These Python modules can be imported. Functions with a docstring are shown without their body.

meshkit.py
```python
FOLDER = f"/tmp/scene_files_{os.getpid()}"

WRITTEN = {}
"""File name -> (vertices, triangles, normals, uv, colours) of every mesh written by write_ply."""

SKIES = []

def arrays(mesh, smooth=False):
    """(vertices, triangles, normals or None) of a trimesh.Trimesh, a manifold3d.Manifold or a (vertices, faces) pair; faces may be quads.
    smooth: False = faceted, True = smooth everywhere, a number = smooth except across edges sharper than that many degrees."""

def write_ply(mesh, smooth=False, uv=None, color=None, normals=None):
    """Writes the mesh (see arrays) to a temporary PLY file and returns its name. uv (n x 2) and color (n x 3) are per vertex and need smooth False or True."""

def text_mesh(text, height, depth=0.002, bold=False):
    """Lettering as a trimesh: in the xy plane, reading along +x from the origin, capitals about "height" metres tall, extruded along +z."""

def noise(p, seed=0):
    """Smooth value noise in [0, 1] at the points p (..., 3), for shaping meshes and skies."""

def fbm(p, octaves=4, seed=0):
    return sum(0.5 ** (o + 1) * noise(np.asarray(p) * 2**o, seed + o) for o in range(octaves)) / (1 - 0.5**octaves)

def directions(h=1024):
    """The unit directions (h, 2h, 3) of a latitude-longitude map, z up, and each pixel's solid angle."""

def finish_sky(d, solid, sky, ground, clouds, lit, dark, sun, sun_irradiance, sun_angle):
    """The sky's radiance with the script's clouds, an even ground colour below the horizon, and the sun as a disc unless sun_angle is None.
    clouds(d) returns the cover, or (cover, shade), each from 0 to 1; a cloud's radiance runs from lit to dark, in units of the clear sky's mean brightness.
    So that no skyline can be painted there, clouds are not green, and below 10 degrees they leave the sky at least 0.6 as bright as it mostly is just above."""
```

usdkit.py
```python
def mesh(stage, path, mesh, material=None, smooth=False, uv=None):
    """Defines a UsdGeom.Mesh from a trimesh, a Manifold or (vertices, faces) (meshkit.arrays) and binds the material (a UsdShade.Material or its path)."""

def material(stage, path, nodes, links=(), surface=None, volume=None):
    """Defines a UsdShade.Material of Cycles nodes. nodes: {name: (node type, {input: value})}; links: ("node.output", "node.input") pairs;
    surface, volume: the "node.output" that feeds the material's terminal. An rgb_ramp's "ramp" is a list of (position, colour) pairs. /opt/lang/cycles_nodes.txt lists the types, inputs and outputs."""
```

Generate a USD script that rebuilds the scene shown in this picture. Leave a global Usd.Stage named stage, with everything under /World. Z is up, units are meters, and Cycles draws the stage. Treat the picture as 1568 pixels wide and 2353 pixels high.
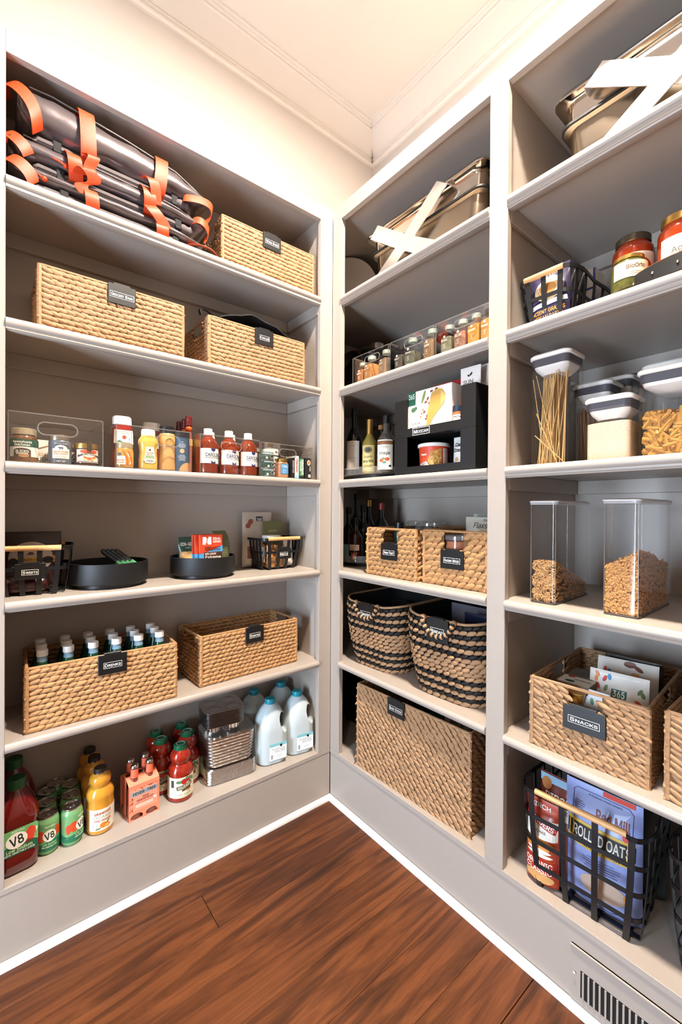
import sys, math, random
sys.path.insert(0, '/opt/lang')
import numpy as np, trimesh, meshkit, usdkit
import manifold3d as mf
from shapely.geometry import Polygon, Point, box as sbox, LineString
from shapely import affinity
from shapely.ops import unary_union
from pxr import Usd, UsdGeom, UsdLux, UsdShade, Gf, Sdf, Vt

stage = Usd.Stage.CreateInMemory()
UsdGeom.SetStageUpAxis(stage, 'Z'); UsdGeom.SetStageMetersPerUnit(stage, 1.0)
UsdGeom.Xform.Define(stage, '/World'); stage.SetDefaultPrim(stage.GetPrimAtPath('/World'))
UsdGeom.Scope.Define(stage, '/World/Looks')
RN = random.Random(7); NP = np.random.default_rng(7)

# ---------------------------------------------------------------- camera, light, exposure
EXPOSURE = 0.12
FPX, YAW, PITCH, ROLL = 989.29, 50.96, -0.277, 0.339
CAM = (-1.0974, -1.4170, 1.2)
cam = UsdGeom.Camera.Define(stage, '/World/camera')
cam.CreateHorizontalApertureAttr(36.0); cam.CreateVerticalApertureAttr(36.0 * 2353 / 1568)
cam.CreateFocalLengthAttr(36.0 * FPX / 1568); cam.CreateClippingRangeAttr(Gf.Vec2f(0.01, 100))
cam.CreateExposureAttr(EXPOSURE)
ya, pi_, ro = map(math.radians, (YAW, PITCH, ROLL))
Fw = np.array([math.cos(ya) * math.cos(pi_), math.sin(ya) * math.cos(pi_), math.sin(pi_)])
R0 = np.array([math.sin(ya), -math.cos(ya), 0.0]); U0 = np.cross(R0, Fw)
Rt = R0 * math.cos(ro) + U0 * math.sin(ro); Up = -R0 * math.sin(ro) + U0 * math.cos(ro)
cam.AddTransformOp().Set(Gf.Matrix4d(*[float(x) for x in (*Rt, 0, *Up, 0, *(-Fw), 0, *CAM, 1)]))

LAMP_W, DAY_W = 2050.0, 33.0
LAMP_COL, DAY_COL = (1.0, 0.88, 0.755), (0.64, 0.80, 1.0)
LAMP_AT, LAMP2_AT, LAMP2_W = (-0.46, -0.98, 3.14), (-1.80, -1.70, 3.14), 160.0
dome = UsdLux.DomeLight.Define(stage, '/World/sky_light')
dome.CreateIntensityAttr(0.25); dome.CreateColorAttr(Gf.Vec3f(0.75, 0.86, 1.0))
day = UsdLux.RectLight.Define(stage, '/World/daylight')       # daylight coming in through the doorway of the pantry
day.CreateWidthAttr(0.55); day.CreateHeightAttr(1.45); day.CreateIntensityAttr(DAY_W); day.CreateColorAttr(Gf.Vec3f(*DAY_COL))
day.AddTranslateOp().Set((-2.55, -0.72, 0.78)); day.AddRotateXYZOp().Set((90, 0, -90))

# ---------------------------------------------------------------- helpers: names, things, parts
USED = {}
def nm(name, parent):
    k = (str(parent), name); n = USED.get(k, 0); USED[k] = n + 1
    return name if n == 0 else '%s_%03d' % (name, n)
def keys(p, label=None, cat=None, group=None, kind=None):
    for k, v in (('label', label), ('category', cat), ('group', group), ('kind', kind)):
        if v: p.SetCustomDataByKey(k, v)
    return p
def thing(name, label, cat, loc=(0, 0, 0), rz=0, group=None, kind=None, rx=0):
    x = UsdGeom.Xform.Define(stage, '/World/' + nm(name, '/World'))
    x.AddTranslateOp().Set(tuple(float(v) for v in loc))
    if rx: x.AddRotateXYZOp().Set((float(rx), 0.0, float(rz)))
    else: x.AddRotateZOp().Set(float(rz))
    return keys(x.GetPrim(), label, cat, group, kind)
def part(parent, name, m, mt, smooth=40, label=None, kind=None):
    pp = parent.GetPath() if hasattr(parent, 'GetPath') else parent
    path = '%s/%s' % (pp, nm(name, pp))
    g = usdkit.mesh(stage, path, m, mt, smooth=smooth)
    return keys(g.GetPrim(), label, kind=kind)
def struct(name, m, mt, smooth=40):
    return keys(usdkit.mesh(stage, '/World/' + nm(name, '/World'), m, mt, smooth=smooth).GetPrim(), kind='structure')
def dup(root, loc, rz=0, label=None, group=None):
    was = root.GetCustomData(); base = root.GetName()
    if base[-4:-3] == '_' and base[-3:].isdigit(): base = base[:-4]
    r = thing(base, label or was['label'], was['category'], loc, rz, group or was.get('group'))
    r.GetReferences().AddInternalReference(root.GetPath()); r.SetInstanceable(True)
    return r

# ---------------------------------------------------------------- helpers: materials
def C(h):
    if not isinstance(h, str): return tuple(h)
    h = h.lstrip('#'); v = [int(h[i:i + 2], 16) / 255 for i in (0, 2, 4)]
    return tuple(x / 12.92 if x <= 0.04045 else ((x + 0.055) / 1.055) ** 2.4 for x in v)
MATS = {}
def mat(color, rough=0.5, metal=0.0, coat=0.0, bump=0.0, bscale=60.0, spec=0.5, var=0.0, vscale=8.0, sheen=0.0, name='paint'):
    key = (color, rough, metal, coat, bump, bscale, spec, var, vscale, sheen)
    if key in MATS: return MATS[key]
    c = C(color)
    nodes = {'p': ('principled_bsdf', dict(base_color=c, roughness=rough, metallic=metal, coat_weight=coat, specular_ior_level=spec, sheen_weight=sheen))}
    links = []
    if bump or var:
        nodes['t'] = ('texture_coordinate', {}); nodes['n'] = ('noise_texture', dict(scale=vscale, detail=3.0))
        nodes['nb'] = ('noise_texture', dict(scale=bscale, detail=3.0))
        links += [('t.object', 'n.vector'), ('t.object', 'nb.vector')]
    if var:
        nodes['r'] = ('rgb_ramp', dict(ramp=[(0.3, tuple(x * (1 - var) for x in c)), (0.7, tuple(min(1, x * (1 + var)) for x in c))]))
        links += [('n.fac', 'r.fac'), ('r.color', 'p.base_color')]
    if bump:
        nodes['b'] = ('bump', dict(strength=bump, distance=0.002)); links += [('nb.fac', 'b.height'), ('b.normal', 'p.normal')]
    MATS[key] = usdkit.material(stage, '/World/Looks/%s_%03d' % (name, len(MATS)), nodes, links, surface='p.BSDF')
    return MATS[key]
def special(key, nodes, links, surface):
    if key not in MATS: MATS[key] = usdkit.material(stage, '/World/Looks/' + key, nodes, links, surface=surface)
    return MATS[key]
def clear(tint=(0.97, 0.97, 0.97), haze=0.0, key='clear_plastic', rough=0.03):
    nodes = {'t': ('transparent_bsdf', dict(color=tint)), 'g': ('glossy_bsdf', dict(color=(1, 1, 1), roughness=rough)), 'f': ('fresnel', {}), 'ge': ('geometry', {}), 'io': ('math', dict(math_type='multiply_add', value2=1 / 1.5 - 1.5, value3=1.5)),
             'm': ('mix_closure', {})}
    links = [('ge.backfacing', 'io.value1'), ('io.value', 'f.IOR'), ('f.fac', 'm.fac'), ('t.BSDF', 'm.closure1'), ('g.BSDF', 'm.closure2')]
    out = 'm.closure'
    if haze:
        nodes['d'] = ('diffuse_bsdf', dict(color=(0.85, 0.83, 0.8))); nodes['m2'] = ('mix_closure', dict(fac=haze))
        links += [('m.closure', 'm2.closure1'), ('d.BSDF', 'm2.closure2')]; out = 'm2.closure'
    return special(key, nodes, links, out)

# ---------------------------------------------------------------- helpers: shapes (all return trimesh)
cat = trimesh.util.concatenate
def bx(x0, x1, y0, y1, z0, z1, b=0.0):
    if b <= 0:
        m = trimesh.creation.box((x1 - x0, y1 - y0, z1 - z0)); m.apply_translation(((x0 + x1) / 2, (y0 + y1) / 2, (z0 + z1) / 2)); return m
    b = min(b, (x1 - x0) * .49, (y1 - y0) * .49, (z1 - z0) * .49)
    pts = []
    for sx in (0, 1):
        for sy in (0, 1):
            for sz in (0, 1):
                X, Y, Z = (x0, x1)[sx], (y0, y1)[sy], (z0, z1)[sz]; dx, dy, dz = (b, -b)[sx], (b, -b)[sy], (b, -b)[sz]
                pts += [(X, Y + dy, Z + dz), (X + dx, Y, Z + dz), (X + dx, Y + dy, Z)]
    return trimesh.convex.convex_hull(np.array(pts))
def ring(w, d, r, n=4):
    r = max(1e-5, min(r, w / 2 - 1e-5, d / 2 - 1e-5)); out = []
    for cx, cy, a0 in ((w / 2 - r, d / 2 - r, 0), (-w / 2 + r, d / 2 - r, 90), (-w / 2 + r, -d / 2 + r, 180), (w / 2 - r, -d / 2 + r, 270)):
        for k in range(n + 1):
            a = math.radians(a0 + 90 * k / n); out.append((cx + r * math.cos(a), cy + r * math.sin(a)))
    return np.array(out)
def loft(rings, cap0=True, cap1=True):
    """rings: list of (n x 3) loops, same n, counter-clockwise seen from above while climbing."""
    n = len(rings[0]); V = np.vstack(rings); Fc = []
    for k in range(len(rings) - 1):
        a = k * n + np.arange(n); b = k * n + (np.arange(n) + 1) % n
        Fc += [np.stack([a, b, b + n], 1), np.stack([a, b + n, a + n], 1)]
    Fc = np.vstack(Fc); extra = []
    if cap0:
        V = np.vstack([V, rings[0].mean(0)]); c = len(V) - 1; i = np.arange(n); extra.append(np.stack([np.full(n, c), (i + 1) % n, i], 1))
    if cap1:
        V = np.vstack([V, rings[-1].mean(0)]); c = len(V) - 1; i = np.arange(n) + (len(rings) - 1) * n; j = (np.arange(n) + 1) % n + (len(rings) - 1) * n
        extra.append(np.stack([np.full(n, c), i, j], 1))
    return trimesh.Trimesh(V, np.vstack([Fc] + extra), process=False)
def lift(r2, z): return np.column_stack([r2, np.full(len(r2), z)])
def rloft(levels, n=4, **k):
    """levels: (w, d, r, z) rounded rectangles; going up outside then down inside makes a vessel."""
    return loft([lift(ring(w, d, r, n), z) for w, d, r, z in levels], **k)
def lathe(prof, n=28, **k):
    a = np.arange(n) * 2 * np.pi / n; cs = np.column_stack([np.cos(a), np.sin(a)])
    return loft([lift(cs * max(r, 1e-5), z) for r, z in prof], **k)
def tube(pts, r, n=8, closed=False):
    p = np.asarray(pts, float); m = len(p)
    t = (np.roll(p, -1, 0) - np.roll(p, 1, 0)) if closed else np.gradient(p, axis=0)
    t /= np.linalg.norm(t, axis=1, keepdims=True) + 1e-12
    u = np.array([0, 0, 1.0]) if abs(t[0][2]) < 0.9 else np.array([1.0, 0, 0]); rings = []
    for i in range(m):
        u = u - t[i] * (u @ t[i]); u /= np.linalg.norm(u) + 1e-12; w = np.cross(t[i], u); a = np.arange(n) * 2 * np.pi / n
        ri = r[i] if np.ndim(r) else r
        rings.append(p[i] + ri * (np.cos(a)[:, None] * u + np.sin(a)[:, None] * w))
    if closed:
        return loft(rings + [rings[0]], False, False)
    return loft(rings)
def ribbon(pts, width, th=0.0015, up=None):
    """A flat strap along pts; width: the strap's width direction times its half width (one vector or one per point)."""
    p = np.asarray(pts, float); W = np.broadcast_to(np.asarray(width, float), p.shape)
    t = np.gradient(p, axis=0); nrm = np.cross(t, W); nrm /= np.linalg.norm(nrm, axis=1, keepdims=True) + 1e-12; h = nrm * th / 2
    return loft([np.array([p[i] - W[i] - h[i], p[i] + W[i] - h[i], p[i] + W[i] + h[i], p[i] - W[i] + h[i]]) for i in range(len(p))])
def spline(P, n=40):
    from scipy.interpolate import CubicSpline
    P = np.asarray(P, float); t = np.r_[0, np.cumsum(np.linalg.norm(np.diff(P, axis=0), axis=1))]
    return CubicSpline(t, P)(np.linspace(0, t[-1], n))
def ext(poly, depth, z0=0.0):
    gs = getattr(poly, 'geoms', [poly]); m = cat([trimesh.creation.extrude_polygon(g, depth, engine='earcut') for g in gs if g.area > 1e-12]); m.apply_translation((0, 0, z0)); return m
def xz(m):                                # xy shape with thickness along z  ->  standing in xz, thickness towards -y
    v = np.array(m.vertices); return trimesh.Trimesh(np.column_stack([v[:, 0], -v[:, 2], v[:, 1]]), m.faces, process=False)
def mv(m, x=0, y=0, z=0, rz=0, rx=0, ry=0):
    m = m.copy()
    for a, ax in ((rx, (1, 0, 0)), (ry, (0, 1, 0)), (rz, (0, 0, 1))):
        if a: m.apply_transform(trimesh.transformations.rotation_matrix(math.radians(a), ax))
    m.apply_translation((x, y, z)); return m
def blob(n, lo, hi, size, seed=0, sub=0, keep=None):
    """n little lumps of about that size scattered in a box."""
    g = np.random.default_rng(seed); base = trimesh.creation.icosphere(subdivisions=sub); V, Fc = np.array(base.vertices), np.array(base.faces); vs = []; fs = []; k = 0
    for _ in range(n):
        c = g.uniform(lo, hi)
        if keep is not None and not keep(c): continue
        Q = np.linalg.qr(g.normal(size=(3, 3)))[0]; s = np.array(size) * g.uniform(.8, 1.2)
        vs.append((V * s) @ Q + c); fs.append(Fc + k * len(V)); k += 1
    return trimesh.Trimesh(np.vstack(vs), np.vstack(fs), process=False)

# ---------------------------------------------------------------- helpers: print on surfaces
DEC = 0.00025
def T(text, h, w=None, bold=True):        # lettering centred on the origin; w: total width to fit
    m = meshkit.text_mesh(text, h, DEC, bold); b = m.bounds
    m.apply_translation((-(b[0][0] + b[1][0]) / 2, -h / 2, 0))
    if w: m.apply_scale((w / (b[1][0] - b[0][0]), 1, 1))
    return m
def Tc(text, h, w):                        # small capitals: first letters tall, the rest lower
    ms = []; x = 0
    for wd in text.split(' '):
        for s, k in ((wd[0], 1.0), (wd[1:].upper(), 0.8)):
            if not s: continue
            m = meshkit.text_mesh(s, h * k, DEC, True); m.apply_translation((x - m.bounds[0][0], 0, 0)); ms.append(m); x = m.bounds[1][0] + h * .16
        x += h * .45
    m = cat(ms); b = m.bounds; m.apply_translation((-(b[0][0] + b[1][0]) / 2, -h / 2, 0)); m.apply_scale((w / (b[1][0] - b[0][0]), 1, 1)); return m
def S(poly, fine=0.0):                     # flat printed shape
    m = ext(poly, DEC)
    if fine:
        v, f = trimesh.remesh.subdivide_to_size(m.vertices, m.faces, fine); m = trimesh.Trimesh(v, f, process=False)
    return m
def rect(w, h, x=0, y=0): return sbox(x - w / 2, y - h / 2, x + w / 2, y + h / 2)
def ell(a, b, x=0, y=0): return affinity.translate(affinity.scale(Point(0, 0).buffer(1, 12), a, b), x, y)
def frame(w, h, t, x=0, y=0): return rect(w, h, x, y).difference(rect(w - 2 * t, h - 2 * t, x, y))
def star(n, r1, r2, x=0, y=0): return Polygon([(x + (r1, r2)[k % 2] * math.cos(math.pi * k / n), y + (r1, r2)[k % 2] * math.sin(math.pi * k / n)) for k in range(2 * n)])
def flat(y): return lambda s, o, t: (s, y - o, t)
def cyl(r, a=0.0): return lambda s, o, t: ((r + o) * np.sin(s / r + a), -(r + o) * np.cos(s / r + a), t)
def tilt(f, deg): 
    c, s_ = math.cos(math.radians(deg)), math.sin(math.radians(deg))
    return lambda s, o, t: f(s, o, t)
def side(x, sgn=1): return lambda s, o, t: (np.full_like(s, x) + sgn * o, sgn * s, t)   # a side face: reads along +y on the right hand side
def lay(surf, m, x=0, z=0, lev=1, rot=0):
    if rot: m = mv(m, rz=rot)
    v = np.array(m.vertices); X, Y, Z = surf(v[:, 0] + x, v[:, 2] + lev * 0.0003, v[:, 1] + z)
    return trimesh.Trimesh(np.column_stack([X, Y, Z]), m.faces, process=False)
def label(parent, surf, base, base_col, items, x=0, z=0, name='label', rough=0.5, fine=0.006):
    """A printed label: base = its outline, items = (name, colour, flat mesh or outline, x, z, layer); pieces of one name and colour make one sub-part."""
    lp = part(parent, name, lay(surf, S(base, fine), x, z, 1), mat(base_col, rough), smooth=False) if base is not None else parent
    art(lp, surf, items, x, z, rough, fine); return lp
def art(lp, surf, items, x=0, z=0, rough=0.5, fine=0.006):
    groups = {}
    for it in items:
        n, col, m, ix, iz = it[:5]; lv = it[5] if len(it) > 5 else 2
        if not isinstance(m, trimesh.Trimesh): m = S(m, fine)
        groups.setdefault((n, col), []).append(lay(surf, m, x + ix, z + iz, lv, it[6] if len(it) > 6 else 0))
    for (n, col), ms in groups.items(): part(lp, n, cat(ms), mat(col, rough), smooth=False, kind='stuff' if n.startswith(('flower', 'carrot', 'cookie', 'green_leaf', 'onion', 'bean')) else None)
def lines(n, w, h, gap, seed=1):           # rows of small print as thin strokes
    g = random.Random(seed); return unary_union([rect(w * g.uniform(.6, 1), h, 0, -k * gap) for k in range(n)])

# ================================================================ THE ROOM
PAINT = mat((0.385, 0.330, 0.282), 0.42, bump=0.05, bscale=180, name='greige_paint')
WALLP = mat((0.52, 0.469, 0.425), 0.75, bump=0.08, bscale=220, name='cream_wall_paint')
BACKP = mat((0.30, 0.262, 0.228), 0.7, name='taupe_wall_paint')
CEILP = mat((0.72, 0.652, 0.584), 0.85, bump=0.08, bscale=220, name='ceiling_paint')
TRIMW = mat((0.66, 0.62, 0.585), 0.35, name='white_trim_paint')
ZC = 3.17
struct('wall_left', bx(-2.2, 0.50, 0.29, 0.36, 0, ZC), WALLP)
struct('wall_right', bx(0.49, 0.56, -2.9, 0.36, 0, ZC), WALLP)
struct('wall_back', bx(-2.2, 0.56, -2.97, -2.9, 0, ZC), BACKP)
DY0, DY1, DZ = -1.08, -0.32, 2.05
struct('wall_side', cat([bx(-2.27, -2.2, -2.97, DY0, 0, ZC), bx(-2.27, -2.2, DY1, 0.36, 0, ZC), bx(-2.27, -2.2, DY0, DY1, DZ, ZC)]), BACKP)
struct('ceiling', bx(-2.27, 0.56, -2.97, 0.36, ZC, ZC + 0.06), CEILP)
struct('door_1', cat([bx(-2.29, -2.185, DY0 - .07, DY0, 0, DZ + .07, .004), bx(-2.29, -2.185, DY1, DY1 + .07, 0, DZ + .07, .004), bx(-2.29, -2.185, DY0, DY1, DZ, DZ + .07, .004)]), TRIMW)
# crown moulding: a stepped bead, a sloping face and an upper bead, mitred in the corner
cr = [(0, 3.035), (.010, 3.037), (.014, 3.045), (.013, 3.054), (.008, 3.058), (.010, 3.061), (.016, 3.063), (.017, 3.068), (.012, 3.072)]
cr += [(.020, 3.078), (.045, 3.098), (.070, 3.126), (.078, 3.138), (.082, 3.139), (.086, 3.143), (.084, 3.148), (.088, 3.150), (.094, 3.153), (.096, 3.158), (.104, 3.160), (.106, 3.168), (.108, 3.17), (0, 3.17)]
def crown(ends):
    rings = [np.array([(fx(d), fy(d), z) for d, z in cr]) for fx, fy in ends]; return loft(rings)
struct('trim_1', crown([(lambda d: -2.2, lambda d: .29 - d), (lambda d: .49 - d, lambda d: .29 - d)]), CEILP, 25)
struct('trim_2', crown([(lambda d: .49 - d, lambda d: .29 - d), (lambda d: .49 - d, lambda d: -2.9)]), CEILP, 25)
# floor of walnut-brown planks along x
struct('floor', bx(-2.27, 0.56, -2.97, 0.36, -0.03, -0.0125), mat('2a160c', 0.7))
def plank_mat(i, c0, c1, c2):
    nodes = {'t': ('geometry', {}), 'oi': ('object_info', {}), 'cx': ('combine_xyz', {}), 'ms': ('math', dict(math_type='multiply', value2=37.0)), 'add': ('mix', dict(mix_type='add', fac=1.0)),
             'm': ('mapping', dict(scale=(1.0, 11.0, 1.0))), 'm2': ('mapping', dict(scale=(5.0, 150.0, 1.0))), 'm3': ('mapping', dict(scale=(1.6, 5.0, 1.0))),
             'n': ('noise_texture', dict(scale=1.0, detail=5.0, roughness=.6, distortion=2.6)), 'n2': ('noise_texture', dict(scale=1.0, detail=3.0)), 'n3': ('noise_texture', dict(scale=1.0, detail=3.0, distortion=.5)),
             'w': ('wave_texture', dict(scale=1.0)), 'r': ('rgb_ramp', dict(ramp=[(.28, c0), (.45, c1), (.58, c2), (.72, c1), (.85, c0)])),
             'r2': ('rgb_ramp', dict(ramp=[(.35, (.62, .60, .58)), (.6, (1.05, 1.05, 1.05))])), 'r3': ('rgb_ramp', dict(ramp=[(.3, (.5, .46, .43)), (.48, (1, 1, 1))])),
             'x': ('mix', dict(mix_type='multiply', fac=.4)), 'x2': ('mix', dict(mix_type='multiply', fac=.45)),
             'p': ('principled_bsdf', dict(roughness=.42, specular_ior_level=.35)), 'b': ('bump', dict(strength=.25, distance=.0006))}
    nodes.pop('w')
    links = [('oi.random', 'ms.value1'), ('ms.value', 'cx.x'), ('ms.value', 'cx.z'), ('t.position', 'add.color1'), ('cx.vector', 'add.color2'), ('add.color', 'm.vector'), ('add.color', 'm2.vector'), ('add.color', 'm3.vector'),
             ('m.vector', 'n.vector'), ('m2.vector', 'n2.vector'), ('m3.vector', 'n3.vector'), ('n.fac', 'r.fac'), ('n2.fac', 'r2.fac'), ('n3.fac', 'r3.fac'),
             ('r.color', 'x.color1'), ('r2.color', 'x.color2'), ('x.color', 'x2.color1'), ('r3.color', 'x2.color2'), ('x2.color', 'p.base_color'), ('n2.fac', 'b.height'), ('b.normal', 'p.normal')]
    return special('plank_wood_%d' % i, nodes, links, 'p.BSDF')
PLK = [plank_mat(0, C('321a0c'), C('522b15'), C('6b3d20')), plank_mat(1, C('2f180b'), C('4d2813'), C('64391d')), plank_mat(2, C('341b0b'), C('552e15'), C('703f20')), plank_mat(3, C('2c170b'), C('482512'), C('5e351b'))]
PW, k = 0.127, 0
for j in range(-17, 8):
    y0 = -0.88 + PW * j; x = -2.27 - RN.uniform(0, .9)
    if y0 > .02 or y0 + PW < -2.97: continue
    while x < 0.03:
        ln = RN.uniform(2.4, 3.2); x1 = x + ln; a, b_ = max(x, -2.26), min(x1, .03)
        if b_ - a > .05:
            part('/World/floor', 'plank', bx(a + .0008, b_ - .0008, y0 + (.0016 if j == 0 else .0003), y0 + PW - .0003, -.0125, RN.uniform(-.0002, 0), .0008), PLK[(k * 7 + j) % 4] , smooth=False); k += 1
        x = x1
qr = [(0, 0), (.0165, 0)] + [(.0165 * math.cos(a), .0168 * math.sin(a)) for a in np.linspace(.25, 1.45, 6)] + [(0, .0168)]
qr = [(d, z + .0003) for d, z in qr]
struct('baseboard_left', loft([np.array([(-2.2, -d, z) for d, z in qr]), np.array([(-d, -d, z) for d, z in qr])]), TRIMW, 30)
struct('baseboard_right', loft([np.array([(-d, -d, z) for d, z in qr]), np.array([(-d, -2.9, z) for d, z in qr])]), TRIMW, 30)

# ================================================================ BUILT-IN SHELVING
ZT = {0: .2064, 5: .5826, 4: .954, 3: 1.322, 2: 1.696, 1: 2.0645}
ZB = {5: .5572, 4: .9255, 3: 1.2905, 2: 1.6625, 1: 2.0295}
def nosing(zt, zb):
    return [(.03, zb + .004), (.03, zt), (.0015, zt), (.0005, zt - .0015), (-.0010, zt - .0005), (-.0035, zt - .002), (-.0062, zt - .006), (-.0075, zt - .011), (-.0066, zt - .0165), (-.0035, zt - .0205), (-.0012, zt - .0215), (-.0005, zt - .0235), (-.0005, zb + .0045), (.0025, zb + .0035), (.0045, zb), (.014, zb)]
def shelf_l(u, x0, x1, i):
    zt, zb = ZT[i], ZB[i]
    s = part(u, 'shelf', cat([bx(x0, x1, .012, .02, zt - .019, zt - .0002), bx(x0 - .0135, x1 + .0135, .02, .27, zt - .019, zt - .0002)]), PAINT)
    part(s, 'nosing', loft([np.array([(x1, y, z) for y, z in nosing(zt, zb)]), np.array([(x0, y, z) for y, z in nosing(zt, zb)])]), PAINT, 35)
    part(u, 'cleat', cat([bx(x0, x1, .252, .27, zt - .064, zt - .019, .0015), bx(x1 - .0005, x1 + .0135, .02, .252, zt - .064, zt - .019, .0015), bx(x0 - .0135, x0 + .0005, .02, .252, zt - .064, zt - .019, .0015)]), PAINT, False)
L0, L1 = -1.0712, -0.0615
ul = thing('built_in_shelving', 'greige painted built-in shelving on the left with one wide bay of five shelves', 'shelving')
part(ul, 'stile', bx(L1, 0.0, 0, .02, .2064, 2.438, .0012), PAINT, False); part(ul, 'stile', bx(-1.131, L0, 0, .02, .2064, 2.438, .0012), PAINT, False)
part(ul, 'top_rail', bx(L0, L1, 0, .02, 2.380, 2.438), PAINT, False); part(ul, 'top_panel', bx(-1.131, .02, .02, .285, 2.402, 2.42), PAINT)
part(ul, 'base_panel', bx(-1.131, 0, .002, .02, .0, .190), PAINT); part(ul, 'deck_board', bx(-1.131, -.042, 0, .27, .1905, .2064, .001), PAINT, False)
part(ul, 'deck_board', bx(-.042, 0, 0, .02, .1905, .2064, .001), PAINT, False)
part(ul, 'side_panel', bx(L1 + .0135, -.040, .02, .27, .2064, 2.402), PAINT); part(ul, 'side_panel', bx(-1.131, L0 - .0135, .02, .285, 0, 2.402), PAINT)
part(ul, 'back_panel', bx(-1.131, -.040, .27, .285, .19, 2.402), PAINT)
for i in range(1, 6): shelf_l(ul, L0, L1, i)
ur = thing('built_in_shelving', 'greige painted built-in shelving on the right with two bays either side of a post', 'shelving')
BAYS = [(-.726, .284), (-1.452, -.782)]
part(ur, 'stile', bx(0, .02, -.0566, 0, .2064, 2.438, .0012), PAINT, False); part(ur, 'stile', bx(0, .02, -.782, -.726, .2064, 2.438, .0012), PAINT, False)
part(ur, 'stile', bx(0, .02, -1.512, -1.452, .2064, 2.438, .0012), PAINT, False)
for a, b_ in ((-.726, -.0566), (-1.452, -.782)): part(ur, 'top_rail', bx(0, .02, a, b_, 2.380, 2.438), PAINT, False)
part(ur, 'top_panel', bx(.02, .486, -1.512, .284, 2.402, 2.42), PAINT)
part(ur, 'base_panel', bx(.002, .02, -1.512, 0, 0, .190), PAINT); part(ur, 'deck_board', bx(0, .478, -1.512, 0, .1905, .2064, .001), PAINT, False)
part(ur, 'deck_board', bx(.02, .478, 0, .284, .1905, .2064), PAINT, False)
part(ur, 'side_panel', bx(.02, .478, -.768, -.740, .2064, 2.402), PAINT); part(ur, 'side_panel', bx(.02, .486, -1.472, -1.4535, .2064, 2.402), PAINT)
part(ur, 'back_panel', bx(.478, .488, -1.512, .284, .19, 2.402), PAINT)
for bi, (y0, y1) in enumerate(BAYS):
    for i in range(1, 6):
        zt, zb = ZT[i], ZB[i]; yn = min(y1, -.0566)
        s = part(ur, 'shelf', cat([bx(.012, .02, y0, yn, zt - .019, zt - .0002), bx(.02, .478, y0 - .0135, y1 + (.0135 if bi else 0), zt - .019, zt - .0002)]), PAINT)
        part(s, 'nosing', loft([np.array([(x, y0, z) for x, z in nosing(zt, zb)]), np.array([(x, yn, z) for x, z in nosing(zt, zb)])]), PAINT, 35)
        part(ur, 'cleat', cat([bx(.460, .478, y0, y1, zt - .064, zt - .019, .0015), bx(.02, .460, y1 - .0005, y1 + .0135, zt - .064, zt - .019, .0015) if bi else bx(.4, .460, .2, .284, zt - .064, zt - .019), bx(.02, .460, y0 - .0135, y0 + .0005, zt - .064, zt - .019, .0015)]), PAINT, False)

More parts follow.
